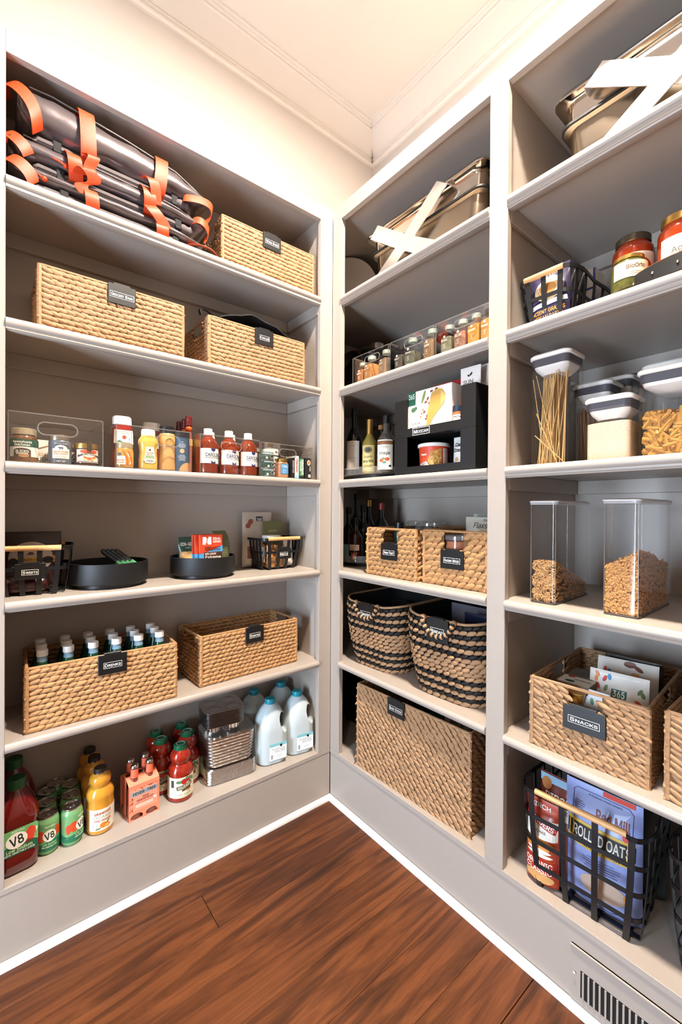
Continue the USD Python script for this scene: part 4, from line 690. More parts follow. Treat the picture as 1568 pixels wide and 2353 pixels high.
# ================================================================ LEFT UNIT: TURNTABLES AND WIRE BASKETS
Z4 = ZT[4]; WIRE = mat('0a0a0c', .42, name='black_metal'); WOODR = mat('d8a56c', .45, var=.12, vscale=20, name='pale_wood')
def strap_path(pts, w, th=.0026): return pts
def wire_basket(lab, loc, rz, w, d, h, text=None, nf=4, ns=4, inset=.018, bands=(1.0, .55), sw=.0065, tag=None, fine_sides=False, name='wire_basket', bh=.010, rodin=.022):
    """Black strap basket tapering to its foot, with a pale wooden rod along the front and back rim."""
    t = thing(name, lab, 'basket', loc, rz); r = .028
    def xsec(f): k = inset * (1 - f) ** 1.6; return w - 2 * k, d - 2 * k
    for i, f in enumerate(bands):
        W, Dd = xsec(f); z = h * f - (bh / 2 if f == 1.0 else 0); R = ring(W, Dd, r, 6)
        ins = ring(W - .005, Dd - .005, r - .0025, 6); m = loft([lift(R, z - bh / 2), lift(R, z + bh / 2)], False, False); m2 = loft([lift(ins, z + bh / 2), lift(ins, z - bh / 2)], False, False)
        tp = loft([lift(R, z + bh / 2), lift(ins, z + bh / 2)], False, False); bt = loft([lift(ins, z - bh / 2), lift(R, z - bh / 2)], False, False)
        if i == 0:        # the rim: left and right straps joined by the wooden rods
            W0, D0_ = W, Dd
            for s_ in (-1, 1):
                P = spline([(s_ * (W / 2 - .008 - rodin), -Dd / 2 + .001, z), (s_ * (W / 2 - .012), -Dd / 2 + .003, z), (s_ * (W / 2 - .0015), -Dd / 2 + .022, z), (s_ * (W / 2 - .001), 0, z), (s_ * (W / 2 - .0015), Dd / 2 - .022, z), (s_ * (W / 2 - .012), Dd / 2 - .003, z), (s_ * (W / 2 - .008 - rodin), Dd / 2 - .001, z)], 30)
                part(t, 'rim_strap', ribbon(P, (0, 0, bh / 2), .003), WIRE, False)
            for s_ in (-1, 1): part(t, 'wooden_rod', mv(lathe([(.0070, -W / 2 + rodin), (.0076, -W / 2 + rodin + .001), (.0076, W / 2 - rodin - .001), (.0070, W / 2 - rodin)], 18), ry=90, y=s_ * (Dd / 2 - .002), z=z + .002), WOODR, 40, 'pale wooden rod')
        else: part(t, 'band', cat([m, m2, tp, bt]), WIRE, False)
    fs = np.linspace(0, 1, 12)
    def post(x0, y0, dirx, diry):
        P = []
        for f in fs[::-1]:
            W, Dd = xsec(f); P.append((x0 * (W / w) + (dirx * (W - w) / 2 if dirx else 0) * 1.0, y0 * (Dd / d) + (diry * (Dd - d) / 2 if diry else 0), max(h * f - .004, .0015)))
        return P
    xs_ = [(-w / 2 + .030) + (w - .060) * k / (nf - 1) for k in range(nf)]
    ys_ = [(-d / 2 + .030) + (d - .060) * k / (ns - 1) for k in range(ns)]
    for x in xs_:
        W0, D0_ = xsec(0); P = []
        for f in fs[::-1]: W, Dd = xsec(f); P.append((x * W / w, -Dd / 2 + .0015, max(h * f - .006, .0015)))
        P += [(x * W0 / w, -D0_ / 2 + .012, .0014), (x * W0 / w, D0_ / 2 - .012, .0014)]
        for f in fs: W, Dd = xsec(f); P.append((x * W / w, Dd / 2 - .0015, max(h * f - .006, .0015)))
        part(t, 'strap', ribbon(P, (sw, 0, 0), .0024), WIRE, False)
    for k, y in enumerate(ys_ if not fine_sides else np.linspace(-d / 2 + .02, d / 2 - .02, 9)):
        W0, D0_ = xsec(0); P = []
        for f in fs[::-1]: W, Dd = xsec(f); P.append((-W / 2 + .0015, y * Dd / d, max(h * f - .006, .0042)))
        P += [(-W0 / 2 + .012, y * D0_ / d, .0040), (W0 / 2 - .012, y * D0_ / d, .0040)]
        for f in fs: W, Dd = xsec(f); P.append((W / 2 - .0015, y * Dd / d, max(h * f - .006, .0042)))
        part(t, 'side_wire' if fine_sides else 'strap', tube(P, .0016, 6) if fine_sides else ribbon(P, (0, sw, 0), .0024), WIRE, False)
    if text:
        W, Dd = xsec(bands[1]); clip_label(t, text, -Dd / 2 - .0018, h * bands[1] + .016, w=.072, h=.044, tw=tag or .034, th=.0075, x=0.0)
    return t
wire_basket('black wire basket tagged SWEETS with a wooden rod at the far left', (-1.000, .150, Z4), -9, .190, .190, .137, 'Sweets', 4, 4, .016, fine_sides=True)
wire_basket('black strap basket tagged MEATS with a wooden rod, right of the turntables', (-.167, .184, Z4), 3, .200, .160, .130, 'Meats', 4, 5, .022, tag=.034)
def turntable(lab, loc, r=.116, h=.076):
    t = thing('turntable_tray', lab, 'tray', loc)
    part(t, 'tray', lathe([(r - .006, .012), (r - .002, .0125), (r, .016), (r, h), (r - .0035, h + .0008), (r - .0045, h - .002), (r - .0045, .018), (.0001, .0165)], 56, cap1=False), mat('0b0b0c', .55, name='matte_black'), 40)
    part(t, 'divider', bx(-r + .006, r - .006, -.0012, .0012, .0166, h - .022), mat('0b0b0c', .55)); part(t, 'foot', lathe([(r - .022, 0), (r - .018, .001), (r - .018, .0105), (r - .03, .0118)], 48), BLKP, 40); return t
turntable('round black turntable tray holding dark pods with green wrap', (-.802, .146, Z4), .117, .076); turntable('round black turntable tray holding chocolate bars and a ginger sweets bag', (-.486, .150, Z4), .115, .074)
# pouch bags
def pouch(w, h, tk, seed=0, nx=15, nz=20, fold=0.0, flare=0.0):
    xs = np.linspace(-1, 1, nx); zs = np.linspace(0, 1, nz); g = []
    def th(u, v): return tk / 2 * np.clip(1 - np.abs(u) ** 3.2, 0, 1) ** .75 * np.interp(v, [0, .03, .18, .55, .86, .93, 1], [.62, .8, 1, .85, .22, .05, .04]) + .0006
    U, V = np.meshgrid(xs, zs); X = U * w / 2 * (1 + flare * V); Z = V * h; n1 = meshkit.fbm(np.stack([U * 2.2 + seed, V * 4 + seed, U * 0], -1), 3) - .5
    Hh = th(U, V); wr = n1 * .010 * np.clip(Hh / (tk / 2), 0, 1); Yf = -Hh - wr * .8; Yb = Hh - wr * .5
    lean = fold * np.clip((V - .7) / .3, 0, 1) ** 2; Yf = Yf + lean; Yb = Yb + lean
    P = np.stack([X, Yf, Z], -1).reshape(-1, 3); Q = np.stack([X, Yb, Z], -1).reshape(-1, 3); N = nx * nz
    f = []
    for j in range(nz - 1):
        for i in range(nx - 1):
            a, b_, c_, d_ = j * nx + i, j * nx + i + 1, (j + 1) * nx + i + 1, (j + 1) * nx + i; f += [(a, b_, c_), (a, c_, d_), (N + b_, N + a, N + d_), (N + b_, N + d_, N + c_)]
    for j in range(nz - 1):
        for i, o in ((0, 1), (nx - 1, 0)):
            a, d_ = j * nx + i, (j + 1) * nx + i; f += [(a, d_, N + d_), (a, N + d_, N + a)] if o else [(d_, a, N + a), (d_, N + a, N + d_)]
    for i in range(nx - 1): f += [(i + 1, i, N + i), (i + 1, N + i, N + i + 1)]; a = (nz - 1) * nx + i; f += [(a, a + 1, N + a + 1), (a, N + a + 1, N + a)]
    from scipy.interpolate import RegularGridInterpolator as RGI
    ip = RGI((zs, xs), Yf, bounds_error=False, fill_value=None)
    def surf(s, o, t): 
        u = np.clip(2 * s / (w * (1 + flare * t / h)), -1, 1); return s, ip(np.column_stack([np.clip(t / h, 0, 1), u])) - o - .0008, t
    return trimesh.Trimesh(np.vstack([P, Q]), np.array(f), process=False), surf
def bag(name, lab, loc, rz, w, h, tk, col, base=None, base_col=None, items=(), seed=0, rough=.35, rx=0, fold=0, cat_='bag', metal=0.0, fine=.007):
    t = thing(name, lab, cat_, loc, rz, rx=rx); m, sf = pouch(w, h, tk, seed, fold=fold); part(t, 'pouch', m, mat(col, rough, metal=metal, coat=.15), True)
    art(t, sf, items, fine=fine); return t
bag('chocolate_bag', 'dark brown bag of chocolate clusters with a grey arch in the SWEETS basket', (-1.005, .172, Z4 + .0075), -8, .150, .168, .050, '2c120c', items=[('arch', 'b3a294', unary_union([ell(.054, .046, 0, .092), rect(.074, .05, 0, .060)]), 0, 0, 1), ('lettering', '1e1613', T('UNDERCOVER', .013, .078), 0, .118, 2), ('gold_band', 'c99433', rect(.084, .013, 0, .086), 0, 0, 2), ('small_lettering', '2a1a10', T('CHOCOLATE + CHERRY', .0055, .078), 0, .086, 3), ('cluster_art', '20140f', unary_union([ell(.020, .012, .0, .066), ell(.014, .010, .042, .084), ell(.012, .012, -.042, .080)]), 0, 0, 3), ('fruit_art', 'c9852c', unary_union([ell(.008, .006, -.052, .122), ell(.008, .010, .058, .086)]), 0, 0, 2), ('hat_art', '5a2a1c', unary_union([ell(.010, .0025, 0, .102), rect(.011, .006, 0, .105)]), 0, 0, 3)], seed=3)
bag('red_bag', 'dark red sweets bag lying low behind the label of the SWEETS basket', (-1.030, .100, Z4 + .0075), -8, .130, .050, .036, '3a0f0c', seed=5)
# pods with green wrap on the first turntable
for k in range(4):
    t = thing('dark_pod', 'slim dark stick with green wrap on the turntable, %s in the bundle' % ('leftmost', 'second from left', 'second from right', 'rightmost')[k], 'stick', (-.775 + .013 * k, .150 - .004 * k, Z4 + .048), -30)
    P = np.array([(-.050, 0, .062), (-.034, 0, .048), (0, 0, .022), (.026, 0, .0)]) * (1, 1, 1); sp = spline(P, 12)
    part(t, 'stick', tube(sp, np.interp(np.linspace(0, 1, 12), [0, .08, .9, 1], [.004, .008, .008, .006]), 8), mat('191a1c', .4)); part(t, 'green_wrap', tube(sp[7:10], .0089, 8), mat('3f8a54', .5)); part(t, 'silver_tip', tube(spline([(.028, 0, .002), (.044, 0, -.010)], 4), (.0055, .006, .005, .002), 8), CHROME)
# second turntable contents
bag('ginger_sweets_bag', 'small green and gold ginger sweets bag on the left of the second turntable', (-.545, .150, Z4 + .017), -3, .064, .128, .030, '163f33', items=[('photo', 'b98a52', rect(.058, .056, 0, .048), 0, 0, 1), ('sweet_art', 'd8b078', unary_union([ell(.013, .010, -.012, .066), ell(.012, .010, .010, .058), ell(.013, .010, -.004, .048)]), 0, 0, 2), ('lettering', 'e6e2d2', T('GIN-GINS', .011, .052), 0, .102, 1), ('small_lettering', '9fbfa6', T('CANDY', .004, .02), 0, .089, 1)], seed=8)
def choc(k, x, y, rz, z=.017):
    t = thing('chocolate_bar', ('front chocolate bar, red over blue, in the second turntable', 'red and blue chocolate bar just behind the front one', 'rearmost red and blue chocolate bar on the second turntable')[k], 'chocolate bar', (x, y, Z4 + z), rz, 'red and blue chocolate bars')
    w, h, d = .088, .136, .012; part(t, 'upper_wrapper', bx(-w / 2, w / 2, -d / 2, d / 2, .066, h, .001), mat('d0401f', .45), False); part(t, 'lower_wrapper', bx(-w / 2, w / 2, -d / 2, d / 2, 0, .066, .001), mat('4f9fd6', .45), False)
    if k == 0: art(t, flat(-d / 2), [('blue_wave', '4f9fd6', Polygon([(-w / 2, .066), (w / 2, .066), (w / 2, .096), (.012, .082), (-.018, .072)]), 0, 0, 1), ('emblem', 'f0ece2', unary_union([rect(.015, .028, -.025, .114), rect(.015, .028, -.007, .114)]).difference(unary_union([affinity.rotate(rect(.006, .012, -.016, .127), 45), affinity.rotate(rect(.006, .012, -.016, .101), 45), rect(.002, .006, -.016, .114)])), 0, 0, 1), ('lettering', 'f0ece2', T('EQUAL', .009, .030), .022, .121, 1), ('lettering', 'f0ece2', T('EXCHANGE', .007, .030), .022, .110, 1), ('dark_lettering', '3a1a14', T('ORGANIC', .011, .062), .007, .086, 2), ('small_lettering', '3a1a14', T('DARK CHOCOLATE', .0035, .052), .007, .078, 2), ('panel', '4a2a20', rect(.070, .022, .008, .062), 0, 0, 2), ('panel_lettering', 'e8e2d6', T('88% CACAO', .007, .042), -.002, .066, 3), ('panel_lettering', 'e8e2d6', T('Extreme', .010, .060), .008, .054, 3)], fine=0)
    return t
choc(0, -.474, .112, 2); choc(1, -.486, .127, 4); choc(2, -.490, .142, 5)
bag('herb_bag', 'crumpled olive green bag leaning at the right of the second turntable', (-.412, .146, Z4 + .017), 10, .058, .146, .030, '6b6f4a', items=[('dark_patch', '2a2a20', rect(.014, .012, -.008, .040), 0, 0, 1), ('small_print', 'a8a888', lines(5, .034, .0016, .006), 0, .082, 1)], seed=12, fold=.03)
# contents of the MEATS basket
bag('nut_bag', 'tall pale grey bag with a peanut picture behind the nut jar', (-.218, .236, Z4 + .006), 3, .142, .228, .045, 'b9ab9c', items=[('logo_patch', '17201d', rect(.030, .020, .008, .200), 0, 0, 1), ('lettering', 'e6e2d8', T('365', .012, .022), .008, .198, 2), ('peanut_art', '8a4a34', affinity.rotate(unary_union([ell(.010, .013, 0, .012), ell(.010, .012, 0, -.008), ell(.007, .01, 0, .002)]), -38), -.042, .178, 1), ('side_panel', '7a4436', rect(.03, .05, -.040, .06), 0, 0, 1)], seed=15, rough=.5)
bag('olive_bag', 'olive green bag poking up right behind the white-lidded nut jar', (-.150, .222, Z4 + .006), 6, .104, .190, .034, '6d6a3a', items=[('lettering', 'b8b48a', T('RAISIN', .008, .040), -.006, .148, 1)], seed=17)
t = thing('nut_jar', 'square clear jar of roasted nuts with a wide white lid in the MEATS basket', 'jar', (-.190, .163, Z4 + .0065), 3)
part(t, 'nuts', blob(420, (-.040, -.036, .004), (.040, .036, .088), (.0062, .0052, .0050), 5, 1), special('nuts', {'g': ('geometry', {}), 'r': ('rgb_ramp', dict(ramp=[(0, C('c98f52')), (.5, C('d8a469')), (1, C('b87c42'))])), 'p': ('principled_bsdf', dict(roughness=.45))}, [('g.random_per_island', 'r.fac'), ('r.color', 'p.base_color')], 'p.BSDF'), True, kind='stuff')
part(t, 'core', bx(-.037, .037, -.033, .033, .003, .084), mat('a8743f', .7)); part(t, 'glass', rloft([(.090, .082, .022, 0), (.094, .086, .024, .004), (.094, .086, .024, .092), (.080, .076, .030, .108), (.070, .070, .034, .116)], 6), clear((.96, .95, .93), 0, 'jar_glass', .05), 40); part(t, 'lid', lathe([(.0375, .115), (.039, .117), (.039, .130), (.037, .132)], 36), PLA, 30)
art(t, side(-.047, -1), [('paper', 'd6cec2', rect(.05, .06, 0, .055), 0, 0, 1), ('small_print', '6a6258', lines(9, .04, .0018, .005), 0, .078, 2)], fine=0)
bag('white_pouch', 'crumpled white pouch at the right inside the MEATS basket', (-.112, .160, Z4 + .0065), 12, .050, .108, .032, 'e0d2c4', seed=21, rough=.5)

# ================================================================ RIGHT UNIT, FIRST BAY
def RT(name, lab, cat_, x, y, z, rot=0, group=None): return thing(name, lab, cat_, (x, y, z), -90 + rot, group)
STEEL = mat('d6ccc0', .12, metal=1.0, bump=.04, bscale=6, name='polished_steel'); STEELB = mat('a89a88', .26, metal=1.0, name='brushed_steel'); DARKG = mat('0e0d0d', .5)
def chafer(lab, x, y, z, xc, rot=0):
    t = RT('chafing_dish', lab, 'chafing dish', x, y, z, rot); w, d = .545, .33
    part(t, 'food_pan', rloft([(w - .060, d - .060, .030, .150), (w - .050, d - .050, .032, .156), (w - .042, d - .042, .034, .214), (w - .030, d - .030, .034, .219), (w, d, .030, .220), (w, d, .030, .2235), (w - .050, d - .050, .03, .2235), (w - .056, d - .056, .03, .16)], 6), STEEL, 35)
    part(t, 'pan_gasket', rloft([(w - .035, d - .035, .034, .150), (w - .022, d - .022, .034, .152), (w - .022, d - .022, .034, .158), (w - .036, d - .036, .034, .160)], 6), DARKG, 30)
    part(t, 'water_pan', rloft([(w - .120, d - .120, .03, .040), (w - .090, d - .090, .04, .042), (w - .064, d - .064, .05, .060), (w - .056, d - .056, .045, .085), (w - .050, d - .050, .04, .146), (w - .030, d - .030, .036, .150)], 6), STEELB, 35)
    part(t, 'lid', rloft([(w - .004, d - .004, .030, .2238), (w, d, .03, .226), (w - .01, d - .01, .034, .236), (w - .05, d - .05, .05, .246)], 6), STEEL, 35)
    for s_ in (-1, 1): part(t, 'handle', tube(spline([(s_ * (w / 2 - .035), -.045, .118), (s_ * (w / 2 - .004), -.045, .120), (s_ * (w / 2 + .004), -.036, .118), (s_ * (w / 2 + .004), .036, .118), (s_ * (w / 2 - .004), .045, .120), (s_ * (w / 2 - .035), .045, .118)], 30), .0045, 8), STEEL, 40)
    hx, zt_ = .165, .226
    for s_ in (-1, 1):
        yy = s_ * (d / 2 + .004)
        for q in (-1, 1):
            yo = yy + s_ * (.0022 if q > 0 else .0062); wv = np.array([.022, 0, .022 * q * 1.35]) / math.hypot(1, 1.35) 
            P = np.array([(xc + q * hx, yo, 0.0), (xc, yo, zt_ / 2 - .01), (xc - q * hx, yo, zt_ - .004)])
            part(t, 'leg', ribbon(np.array([P[0], P[1], P[2], P[2] + (-.004 * q, -s_ * .012, .003), P[2] + (-.006 * q, -s_ * .040, .003)]), np.array([(.021, 0, .017 * q)] * 5), .0035), mat('f0ebe4', .28, metal=.9, name='bright_steel'), False)
    return t
chafer('steel chafing dish on crossed legs in the middle bay of the top shelves', .235, -.392, ZT[1], -.045)
wp = RT('serving_platter', 'frontmost white round platter standing on edge left of the chafing dish', 'platter', .215, .180, ZT[1] + .166, 0, 'white platters standing on edge')
PLW = mat('e0d6cc', .45, name='white_ceramic')
part(wp, 'plate', mv(lathe([(.10, 0), (.155, .010), (.164, .016), (.165, .019), (.162, .020), (.152, .016), (.098, .006), (.0001, .005)], 56, cap1=False), rx=90, rz=30), PLW, 35)
dup(wp, (.232, .190, ZT[1] + .166), -90, 'second white round platter standing on edge'); dup(wp, (.249, .199, ZT[1] + .166), -90, 'third white round platter standing on edge')

# spice jars in three low clear bins
Z2 = ZT[2]
def low_bin(lab, y0, y1, rot=0):
    acrylic_bin(lab, (.020 + .150, (y0 + y1) / 2, Z2), -90 + rot, abs(y1 - y0), .300, .108, (.012, .080, .082, .026), name='spice_bin')
low_bin('low clear bin of orange and beige spices at the left of the spice shelf', -.107, -.307); low_bin('low clear bin of dark and brown spices in the middle of the spice shelf', -.313, -.513); low_bin('low clear bin of green and yellow spices at the right of the spice shelf', -.521, -.7215)
SLID = mat('a9b4a8', .35, metal=.4, name='pale_green_lid'); JG = clear((.96, .96, .95), 0, 'spice_glass', .04)
def spice(lab, x, y, col, fill=.86, h=.088, w=.044, rot=0, txt='SPICE', dark=False):
    t = RT('spice_jar', lab, 'jar', x, y, Z2 + .0034, rot)
    part(t, 'glass', rloft([(w - .006, w - .006, .006, 0), (w, w, .006, .003), (w, w, .006, h * .70), (w * .86, w * .86, .012, h * .80), (w * .58, w * .58, .0125, h * .86), (w * .56, w * .56, .0122, h * .93)], 5), JG, 35)
    part(t, 'spice', rloft([(w - .007, w - .007, .005, .003), (w - .004, w - .004, .005, .006), (w - .004, w - .004, .005, h * .70 * min(fill, 1)), (w * .7, w * .7, .01, h * .72 * fill + .002)], 5), mat(col, .8, bump=.4, bscale=500, var=.12, vscale=120), 35, kind=None)
    part(t, 'lid', lathe([(w * .31, h * .89), (w * .33, h * .90), (w * .33, h * 1.03), (w * .30, h * 1.045)], 24), SLID if not dark else BLKP, 30)
    c = 'e8e0d2'; art(t, flat(-w / 2), [('lettering', c, T(txt, .0055, .024), -.003, h * .50, 1), ('small_print', c, lines(1, .016, .0010, .003), -.003, h * .36, 1), ('small_print', c, lines(1, .012, .0012, .003), -.003, h * .24, 1), ('small_print', c, ell(.002, .002), -.003, h * .30, 1), ('small_print', c, lines(1, .020, .0010, .003), -.003, h * .10, 1), ('crest', c, ell(.004, .004), -.003, h * .62, 1)], fine=0); return t
spice('small jar of orange spice at the left end of the spice shelf', .050, -.134, 'b06a34', .95, .082, .036, 4, 'PAPRIKA'); spice('wide jar of pale orange spice marked A C', .052, -.186, 'bd8040', .95, .094, .050, -6, 'A C'); spice('jar of beige spice at the right of the first spice bin', .050, -.268, 'a58564', .95, .094, .048, -10, 'GARLIC')
spice('tiny jar behind the pale orange spice', .092, -.226, 'b98a58', .9, .080, .036, 0, 'SAGE')
spice('dark printed spice jar at the left of the middle bin', .052, -.341, '5b5043', .9, .088, .040, 0, 'SALT', True); spice('half-full jar of grey-green herbs in the middle bin', .050, -.398, '6c6a56', .75, .098, .048, 4, 'OREGANO'); spice('tall jar of brown seasoning at the right of the middle bin', .052, -.484, '9c7850', .95, .102, .050, -8, 'CUMIN'); spice('dark jar squeezed behind between the herb and brown seasoning jars', .085, -.445, '4c443a', .9, .084, .036, 0, 'CLOVE')
spice('jar of green herbs at the left of the right-hand spice bin', .050, -.553, '7f7c5c', .85, .092, .044, 0, 'BASIL'); spice('jar of pinkish brown spice in the right-hand bin', .052, -.604, 'a07a60', .85, .094, .046, 0, 'O'); spice('jar of yellow-orange spice with pale lid in the right-hand bin', .052, -.652, 'cf963c', .95, .096, .044, 0, 'CURRY'); spice('square jar of golden spice with dark cap next to the post', .050, -.697, 'cc8c30', .98, .094, .042, 0, 'TURMERIC', True)
pt = RT('black_cooker', 'black round cooker with a shiny steel knob behind the spice bins', 'cooker', .325, .075, Z2)
part(pt, 'pot', lathe([(.120, 0), (.135, .004), (.142, .03), (.142, .20), (.146, .206)], 48), mat('141211', .22, coat=.4), 40); part(pt, 'lid', lathe([(.148, .205), (.148, .211), (.135, .226), (.08, .240), (.03, .246)], 48), mat('100f0f', .15, coat=.5), 40); part(pt, 'steel_knob', lathe([(.028, .245), (.033, .247), (.034, .290), (.031, .294)], 32), STEEL, 30)
ph = RT('copper_pan', 'copper rimmed pan leaning in the dark left corner behind the spice bins', 'pan', .120, .040, Z2 + .0, 0)
part(ph, 'pan_body', mv(lathe([(.085, 0), (.094, .005), (.098, .035), (.094, .036), (.082, .006), (.0001, .005)], 44, cap1=False), rx=80, y=.03, z=.100), DARKG, 40); part(ph, 'copper_rim', mv(tube([(.0965 * math.cos(a), .0965 * math.sin(a), .036) for a in np.arange(48) * 2 * np.pi / 48], .004, 8, True), rx=80, y=.03, z=.100), mat('8a5a36', .25, metal=1.0), 40)

# clear turntable with oil and vinegar bottles
def clear_table(lab, x, y, z, r):
    t = RT('clear_turntable', lab, 'turntable', x, y, z); part(t, 'plate', lathe([(r - .004, .018), (r, .019), (r, .046), (r - .003, .047), (r - .003, .022), (.0001, .0215)], 60, cap1=False), clear((.93, .92, .90), .05, 'turntable_plastic', .05), 40)
    part(t, 'rim', tube([(r * math.cos(a) - .0015 * math.cos(a), (r - .0015) * math.sin(a), .0465) for a in np.arange(60) * 2 * np.pi / 60], .0018, 6, True), EDGE); part(t, 'foot', lathe([(r - .05, 0), (r - .045, .001), (r - .045, .017), (r - .05, .018)], 48), DARKG, 30); return t
clear_table('round clear turntable of oil and vinegar bottles beside the black stacked bins', .190, -.105, Z3, .168)
WINEG = mat('0d0f0b', .07, coat=.6, spec=.6, name='dark_glass'); DW = Z3 + .0225
def obottle(name, lab, x, y, z, r, h, body, neck, cap, capm, lab_h, lab_col, items, rot=0, sh=.55, caph=.03, group=None):
    t = RT(name, lab, 'bottle', x, y, z, rot + 34, group)
    part(t, 'body', lathe([(r - .005, 0), (r, .004), (r, h * sh), (r * .92, h * (sh + .05)), (r * .62, h * (sh + .12)), (neck, h * (sh + .19)), (neck, h - .004)], 30), body, 40)
    part(t, 'cap', lathe([(neck + .0012, h - caph), (neck + .0022, h - caph + .001), (neck + .0022, h), (neck + .0006, h + .0015)], 24), capm, 30)
    if lab_h: label(t, cyl(r + .0002), rect(r * 1.9, lab_h[1] - lab_h[0]), lab_col, items, z=(lab_h[0] + lab_h[1]) / 2)
    return t
obottle('olive_oil_bottle', 'dark bottle with a plain white label at the left edge of the shelf', .120, -.004, DW, .0335, .290, WINEG, .011, 0, BLKP, (.028, .150), 'e4dad0', [('lettering', '8a8078', T('La Torre', .005, .022, False), 0, .040, 2), ('lettering', '8a8078', T('MONTE ORO OIL', .004, .042, False), 0, -.012, 2), ('small_print', 'b0a69c', lines(2, .034, .0010, .0035), 0, -.022, 2)])
obottle('white_wine_vinegar_bottle', 'pale yellow vinegar bottle with a gold neck and cap', .105, -.118, DW, .0300, .225, mat('8c7a34', .08, coat=.6), .0105, 0, GOLDM, (.012, .118), 'd3be7c', [('badge', '3a3a30', ell(.016, .013), 0, .034, 2), ('badge_ring', 'c8a860', ell(.013, .0105).difference(ell(.011, .009)), 0, .034, 3), ('lettering', '6a5a28', T('Organic', .008, .034), 0, .006, 2, 4), ('lettering', '2c2a20', T('White Wine', .011, .046), 0, -.012, 2, 4), ('lettering', '6a5a28', T('Vinegar', .009, .034), 0, -.030, 2, 4), ('gold_line', 'b08a3c', rect(.054, .002), 0, -.048, 2)], caph=.060)
obottle('vinegar_bottle', 'clear vinegar bottle with a white label and fruit picture beside the black bins', .105, -.214, DW, .0360, .225, mat('4a4640', .08, coat=.6), .0125, 0, BLKP, (.012, .128), 'e6dccc', [('brown_band', '8a5a34', rect(.068, .014, 0, .046), 0, 0, 2), ('lettering', 'a89884', T('Organic', .007, .036, False), 0, .030, 2), ('lettering', '4c443a', T('Vinegar', .011, .046), 0, .006, 2), ('fruit_art', 'c8542c', unary_union([ell(.008, .007, -.012, -.022), ell(.009, .007, .010, -.018)]), 0, 0, 2), ('leaf_art', '5f7f5a', unary_union([ell(.008, .005, 0, -.030), ell(.006, .005, -.004, -.016)]), 0, 0, 3), ('seal', '2d3a48', rect(.010, .008, .022, -.044), 0, 0, 2)])
obottle('corked_bottle', 'dark bottle with an orange cork top behind the gold-necked vinegar', .215, -.075, DW, .034, .222, WINEG, .012, 0, mat('b07a4a', .6), None, None, [], caph=.018); obottle('dark_bottle', 'dark bottle at the back of the upper turntable', .255, -.165, DW, .036, .235, WINEG, .012, 0, BLKP, None, None, [])
obottle('dark_bottle', 'dark bottle at the back left of the upper turntable', .285, -.050, DW, .034, .245, WINEG, .012, 0, BLKP, None, None, [])

# two stacked black open-fronted bins
BBX = mat('0a0a0a', .5, bump=.06, bscale=250, name='black_board')
def black_bin(lab, z, text=None):
    w, d, h = .331, .30, .1305; t = RT('stacking_bin', lab, 'bin', .170, -.5075, z)
    fp = rect(w, h, 0, h / 2).difference(unary_union([rect(.219, h, .0025, h / 2 + .026), ]).buffer(-.004).buffer(.004) if False else sbox(-.107, .028, .112, h + .01))
    part(t, 'front_panel', mv(xz(ext(fp, .003, d / 2 - .003))), BBX, False); part(t, 'back_panel', bx(-w / 2, w / 2, d / 2 - .003, d / 2, 0, h), BBX)
    for s_ in (-1, 1): part(t, 'side_panel', bx(*sorted((s_ * w / 2, s_ * (w / 2 - .003))), -d / 2 + .003, d / 2 - .003, 0, h), BBX)
    part(t, 'base', bx(-w / 2 + .003, w / 2 - .003, -d / 2 + .003, d / 2 - .003, 0, .003), BBX)
    if text: art(t, flat(-d / 2), [('label_border', 'e9e4dc', frame(.074, .024, .0016, -.045 + .0, .014), 0, 0, 1), ('lettering', 'f2eee8', Tc(text, .0115, .062), -.045, .014, 1)], fine=0)
    return t
black_bin('lower black open-fronted bin, holding fried onions and croutons', Z3); black_bin('upper black open-fronted bin tagged MEXICAN, holding taco shells', Z3 + .131, 'Mexican')
ZU = Z3 + .1345
def rbox(name, lab, x, y, z, w, d, h, col, items, rot=0, cat_='box'):
    t = RT(name, lab, cat_, x, y, z, rot); part(t, 'box', bx(-w / 2, w / 2, -d / 2, d / 2, 0, h, .0008), mat(col, .5), False); art(t, flat(-d / 2), items, fine=0); return t
